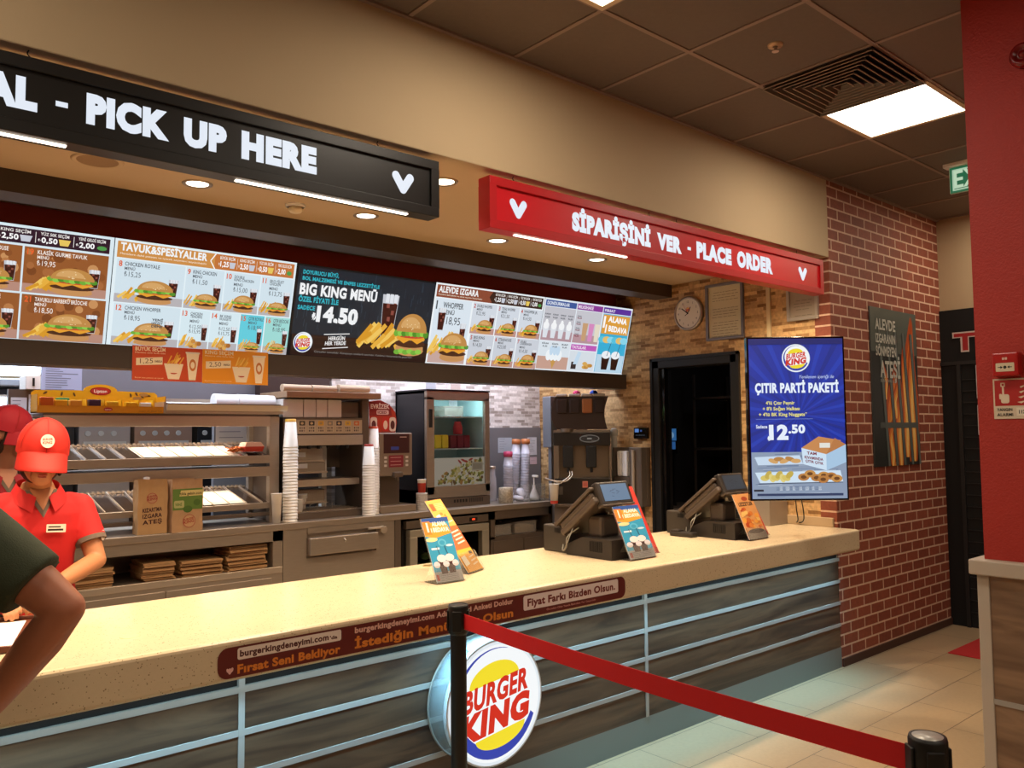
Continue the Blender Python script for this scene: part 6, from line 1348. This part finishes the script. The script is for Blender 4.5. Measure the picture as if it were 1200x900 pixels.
def worker(rootname, label, base, headT, sh, arms, zsh, mt_cap, mt_uni, skin, face_dir=1, torso_tilt=0.0):
    t = thing(rootname, label, 'person', base); bx_, by_ = 0, 0
    m = MB()
    tor = [(0, 0, .86, .150, .105), (0, 0, .95, .150, .105), (0, -.0, 1.04, .128, .095), (0, -.005, 1.14, .135, .10), (0, -.008, 1.24, .155, .108), (0, -.004, zsh-.075, .165, .10), (0, .005, zsh-.035, .150, .09), (0, .01, zsh, .10, .072), (0, .01, zsh+.03, .068, .06), (0, .008, zsh+.06, .055, .055)]
    loft(m, tor)
    hp = headT.translation
    limb(m, [(0, .01, zsh+.02, .052), (hp.x*.5, hp.y*.4+.0, (zsh+hp.z)/2-.02, .048), (hp.x, hp.y+.01, hp.z-.03, .05)])
    head(m, headT)
    for sx in (-1, 1): limb(m, [(sx*.08, 0, .86, .085), (sx*.085, -.01, .48, .055), (sx*.085, .01, .10, .040)]); m.ball((sx*.085, -.05, .045), .042, .12, .045)
    for A in arms:
        limb(m, [(A['s'][0], A['s'][1], A['s'][2], .052), ((A['s'][0]+A['e'][0])/2, (A['s'][1]+A['e'][1])/2, (A['s'][2]+A['e'][2])/2, .046), (*A['e'], .039), ((A['e'][0]*.6+A['w'][0]*.4), (A['e'][1]*.6+A['w'][1]*.4), (A['e'][2]*.6+A['w'][2]*.4), .038), (*A['w'], .025)])
        d = Vector(A['w'])-Vector(A['e']); hand(m, A['w'], A.get('hd', d), A.get('up', (0, 0, 1)), A['side'], A.get('curl', .5))
    fuse(m, 'body', skin, t, .005, 2)
    m = MB(); loft(m, [(x, y, z, rx+.010, ry+.010) for x, y, z, rx, ry in tor[:8]]+[(0, .01, zsh+.018, .082, .07)])
    for A in arms:
        s_ = Vector(A['s']); e_ = Vector(A['e']); h_ = s_.lerp(e_, .62); limb(m, [(s_.x*.72, s_.y, s_.z+.012, .060), (*s_, .062), (*s_.lerp(e_, .3), .063)]); m.cyl(s_.lerp(e_, .2), h_, .063, .066, n=24)
    fuse(m, 'polo_shirt', mt_uni, t, .008, 4)
    for A in arms:
        s_ = Vector(A['s']); e_ = Vector(A['e']); m = MB(); m.cyl(s_.lerp(e_, .585), s_.lerp(e_, .665), .0655, .0655, n=28); o = m.build('sleeve_cuff', cuff, t)
    m = MB()
    for sx in (-1, 1): limb(m, [(sx*.08, 0, .88, .10), (sx*.085, -.01, .48, .072), (sx*.085, .01, .09, .062)])
    loft(m, [(0, 0, .80, .155, .115), (0, 0, .93, .158, .115)]); fuse(m, 'trousers', trou, t, .012, 4)
    m = MB()
    for sx in (-1, 1): m.ball((sx*.085, -.045, .045), .052, .135, .055); 
    m.build('shoes', blackm, t)
    # collar
    m = MB(); n = 28
    for sx in (-1, 1):
        vs = []
        for i in range(12):
            q = i/11; a_ = PI/2-sx*(-1)*q*PI*.93; rx, ry = .074, .070; x = sx*(abs(rx*math.sin(q*PI*.95))+.012*q); y = .008+ry*math.cos(q*PI*.95)-.035*q*q
            zt = zsh+.075-.075*q**2; vs += [(x, y, zt), (x*1.28+sx*.012*q, y*1.22-.006, zt-.042-.02*q)]
        m.add(vs, [(2*i, 2*i+1, 2*i+3, 2*i+2) for i in range(11)], 0, True); m.add([(x*.985, y*.985, z-.001) for x, y, z in vs], [(2*i, 2*i+2, 2*i+3, 2*i+1) for i in range(11)], 0, True)
    m.build('collar', mt_uni, t)
    m = MB(); m.add([(-.062, -.070, zsh+.030), (-.045, -.078, zsh+.030), (.045, -.078, zsh+.030), (.062, -.070, zsh+.030), (.0, -.122, zsh-.085), (0, -.115, zsh-.055)], [(0, 1, 5, 4), (3, 4, 5, 2)]); m.build('collar_lining', cuff, t)
    m = MB(); m.add([(-.045, -.077, zsh+.032), (.045, -.077, zsh+.032), (0, -.1145, zsh-.057), (-.04, -.03, zsh+.045), (.04, -.03, zsh+.045)], [(0, 1, 2), (0, 3, 4, 1)], 0, True); m.build('neck_opening', skin, t)
    # cap
    T = headT @ Matrix.Translation((0, .004, .034)) @ Matrix.Diagonal((1.0, 1.0, 1.08, 1))
    m = MB(); pr = [(.096*math.cos(PI/2*i/12), .098*math.sin(PI/2*i/12)) for i in range(13)]; m.lathe([(.097, -.022)]+pr, n=40, T=T @ Matrix.Diagonal((.97, 1.12, 1.02, 1))); m.lathe([(.0, .102), (.008, .102), (.009, .098)], n=12, T=T)
    cp = m.build('cap', mt_cap, t)
    m = MB(); 
    for k in range(6):
        a_ = PI/6+PI/3*k; vs = []
        for i in range(11):
            q = PI/2*i/10; r = .0985*math.cos(q); z = .100*math.sin(q)
            for w_ in (-.0012, .0012):
                vs.append((.97*r*math.cos(a_)+w_*math.sin(a_), 1.12*r*math.sin(a_)-w_*math.cos(a_), 1.02*z))
        m.add(vs, [(2*i, 2*i+1, 2*i+3, 2*i+2) for i in range(10)], 0, True, None, T)
    m.build('seam', mat('cap_seam', '#98140f', .8), cp)
    m = MB(); vs = []; 
    for th in (0, .004):
        for j in range(6):
            q = j/5
            for i in range(17):
                u = -1+2*i/16; ax_ = u*1.32; x = .0905*math.sin(ax_)*(1+.04*q); y0 = -.108*math.cos(ax_); y = y0-(.088*q)*math.cos(u*PI/2)**.5; z = -.004-.046*q-.016*u*u*q+th*1.0-.016*u*u
                vs.append((x, y, z))
    N = 17; fs = []
    for L_ in (0, 6*N):
        for j in range(5):
            for i in range(N-1): f_ = (L_+j*N+i, L_+j*N+i+1, L_+(j+1)*N+i+1, L_+(j+1)*N+i); fs.append(f_ if L_ else f_[::-1])
    for i in range(N-1): fs.append((5*N+i, 5*N+i+1, 11*N+i+1, 11*N+i))
    m.add(vs, fs, 0, True, None, T); m.build('visor', mt_cap, cp)
    a = Art(0, 0, 0); a.ell(0, 0, .024, .024, '#f0e0d0', n=28); a.text('BURGER', -.017, .0, .009, '#b84030', w=.034, slope=.1); a.text('KING', -.016, -.012, .010, '#b84030', w=.032, slope=.1)
    em = a.build('cap_emblem', print_m, cp); em.matrix_local = T @ Matrix.Translation((0, -.1065, .040)) @ Matrix.Rotation(math.radians(-24), 4, 'X')
    # hair under the cap, tied back
    m = MB(); m.ball((0, .020, -.020), .084, .092, .090, 24, 16, T=headT); 
    m2 = MB(); 
    vs = []
    hb = MB(); hb.ball((0, .030, -.030), .080, .082, .092, 24, 16, T=headT); hb.ball((0, .115, -.02), .032, .035, .032, 14, 10, T=headT)
    for sx in (-1, 1): limb_T(hb, [(sx*.070, -.018, .012, .012), (sx*.074, -.02, -.03, .010), (sx*.070, -.01, -.07, .007)], headT)
    hb.build('hair', hairm, t)
    # brows, lids, lips
    m = MB(); m.ball((0, -.1015, -.053), .017, .0045, .0042, 12, 8, T=headT); m.ball((0, -.100, -.061), .015, .005, .0045, 12, 8, T=headT); m.build('lips', mat('lips_rose', '#a05044', .4), t)
    for sx in (-1, 1):
        m = MB(); m.ball((sx*.032, -.0865, .007), .012, .004, .0035, 12, 8, T=headT); m.build('eyelashes', hairm, t); m = MB(); m.ball((sx*.032, -.087, .028), .016, .004, .003, 12, 8, T=headT); m.build('eyebrow', hairm, t)
    return t
# worker at the counter, head bowed
HT = Matrix.Translation((-.008, -.11, 1.562)) @ Matrix.Rotation(math.radians(-5), 4, 'Z') @ Matrix.Rotation(math.radians(5), 4, 'Y') @ Matrix.Rotation(math.radians(13), 4, 'X') @ Matrix.Diagonal((1.05, 1.08, 1.10, 1))
wk = worker('person', 'person in a bright red cap and polo shirt looking down at the counter, left', (.765, 4.0, 0), HT, None,
            [dict(s=(.163, 0, 1.325), e=(.215, -.09, 1.10), w=(-.02, -.36, 1.045), side=1, hd=(-.7, -.6, -.22), up=(-.15, -.3, 1)), dict(s=(-.163, 0, 1.335), e=(-.235, -.06, 1.12), w=(-.20, -.40, 1.04), side=-1, hd=(.25, -.9, -.2), up=(0, -.2, 1))],
            1.385, mat('cap_red', '#d02a1e', .7, noise=.05, nscale=30, bump=.1, bscale=600), uni, skin_w)
a = Art(0, 0, 0); a.rrect(-.038, -.017, .038, .017, .003, '#ecdcc8'); a.rect(-.030, .003, .018, .009, '#403430'); a.rect(-.032, -.010, .028, -.002, '#2c2420')
nb = a.build('name_badge', print_m, wk); nb.location = (.045, -.137, 1.255); nb.rotation_euler = (math.radians(-6), math.radians(4), math.radians(8))
a = Art(0, 0, 0); a.ell(0, 0, .019, .024, '#f0dcd0', n=24); a.text('BK', -.012, -.006, .012, '#b84030', w=.024)
nb = a.build('sleeve_emblem', print_m, wk); nb.location = (.240, -.085, 1.205); nb.rotation_euler = (0, math.radians(-12), math.radians(50))
# second worker, at the far left behind
HT2 = Matrix.Translation((.0, -.045, 1.660)) @ Matrix.Rotation(math.radians(66), 4, 'Z') @ Matrix.Rotation(math.radians(16), 4, 'X')
w2 = worker('person', 'person in a dark red cap turned sideways at the far left edge', (.77, 4.80, 0), HT2, None,
            [dict(s=(.15, -.02, 1.41), e=(.17, .10, 1.14), w=(.10, .30, 1.08), side=1, hd=(-.1, .8, -.4)), dict(s=(-.155, 0, 1.42), e=(-.22, -.02, 1.15), w=(-.15, .24, 1.10), side=-1, hd=(.2, .9, -.3))],
            1.44, mat('cap_dark_red', '#a8182c', .7), mat('uniform_dark_red', '#8c1420', .8), mat('skin_tan', '#a06c54', .55))
# customer at the left edge, elbow out
cu_ = thing('person', 'person in a dark green T-shirt at the left edge, bare arm bent', 'person', (.02, 2.26, 0))
m = MB(); zsh = 1.50
tor = [(0, 0, .90, .165, .115), (0, 0, 1.02, .165, .12), (0, 0, 1.16, .165, .115), (0, 0, 1.28, .18, .12), (0, 0, 1.40, .19, .115), (0, -.005, 1.49, .175, .095), (0, -.01, 1.54, .09, .065)]
loft(m, tor); HT3 = Matrix.Translation((-.01, .06, 1.71)) @ Matrix.Rotation(PI, 4, 'Z') @ Matrix.Rotation(math.radians(14), 4, 'X')
limb(m, [(0, -.01, 1.50, .06), (0, .03, 1.63, .056)]); head(m, HT3, 1.03)
for sx in (-1, 1): limb(m, [(sx*.09, 0, .9, .095), (sx*.095, .01, .5, .062), (sx*.095, -.01, .1, .045)]); m.ball((sx*.095, .05, .045), .045, .125, .045)
S_, E_, W_ = (.215, -.02, 1.462), (.438, -.182, 1.250), (.305, -.035, 1.010)
limb(m, [(*S_, .068), (.33, -.10, 1.358, .060), (.40, -.152, 1.288, .050), (*E_, .042), (.402, -.142, 1.18, .046), (.362, -.095, 1.11, .041), (*W_, .029)])
hand(m, W_, (-.35, .35, -.45), (1, -.6, .2), -1, .7)
limb(m, [(-.205, 0, 1.46, .066), (-.30, .02, 1.20, .045), (-.33, .04, 1.14, .042), (-.16, .30, 1.05, .028)]); hand(m, (-.16, .30, 1.05), (.4, .6, -.1), (0, 0, 1), -1, .7)
fuse(m, 'body', skin_m, cu_, .0055, 2)
m = MB(); loft(m, [(x, y, z, rx+.014, ry+.014) for x, y, z, rx, ry in tor[:6]]+[(0, -.01, 1.545, .085, .075)])
s_ = Vector(S_); e_ = Vector((.438, -.182, 1.246)); limb(m, [(*s_, .087), (*s_.lerp(e_, .25), .084)]); m.cyl(s_.lerp(e_, .1), s_.lerp(e_, .74), .088, .080, n=28)
s2 = Vector((-.205, 0, 1.46)); e2 = Vector((-.30, .02, 1.20)); limb(m, [(*s2, .08), (*s2.lerp(e2, .3), .08)]); m.cyl(s2.lerp(e2, .2), s2.lerp(e2, .85), .078, .078, n=24)
fuse(m, 't_shirt', mat('dark_green_cloth', '#363c28', .85, noise=.15, nscale=40, bump=.2, bscale=300), cu_, .008, 4)
m = MB()
for sx in (-1, 1): limb(m, [(sx*.09, 0, .92, .108), (sx*.095, .01, .5, .08), (sx*.095, -.01, .09, .07)])
loft(m, [(0, 0, .84, .172, .125), (0, 0, .99, .172, .125)]); fuse(m, 'trousers', mat('denim_dark', '#20242e', .85), cu_, .012, 4)
m = MB()
for sx in (-1, 1): m.ball((sx*.095, .045, .045), .055, .14, .055)
m.build('shoes', blackm, cu_)
m = MB(); m.ball((0, .022, .030), .082, .092, .098, 24, 16, T=HT3); m.build('hair', hairm, cu_)
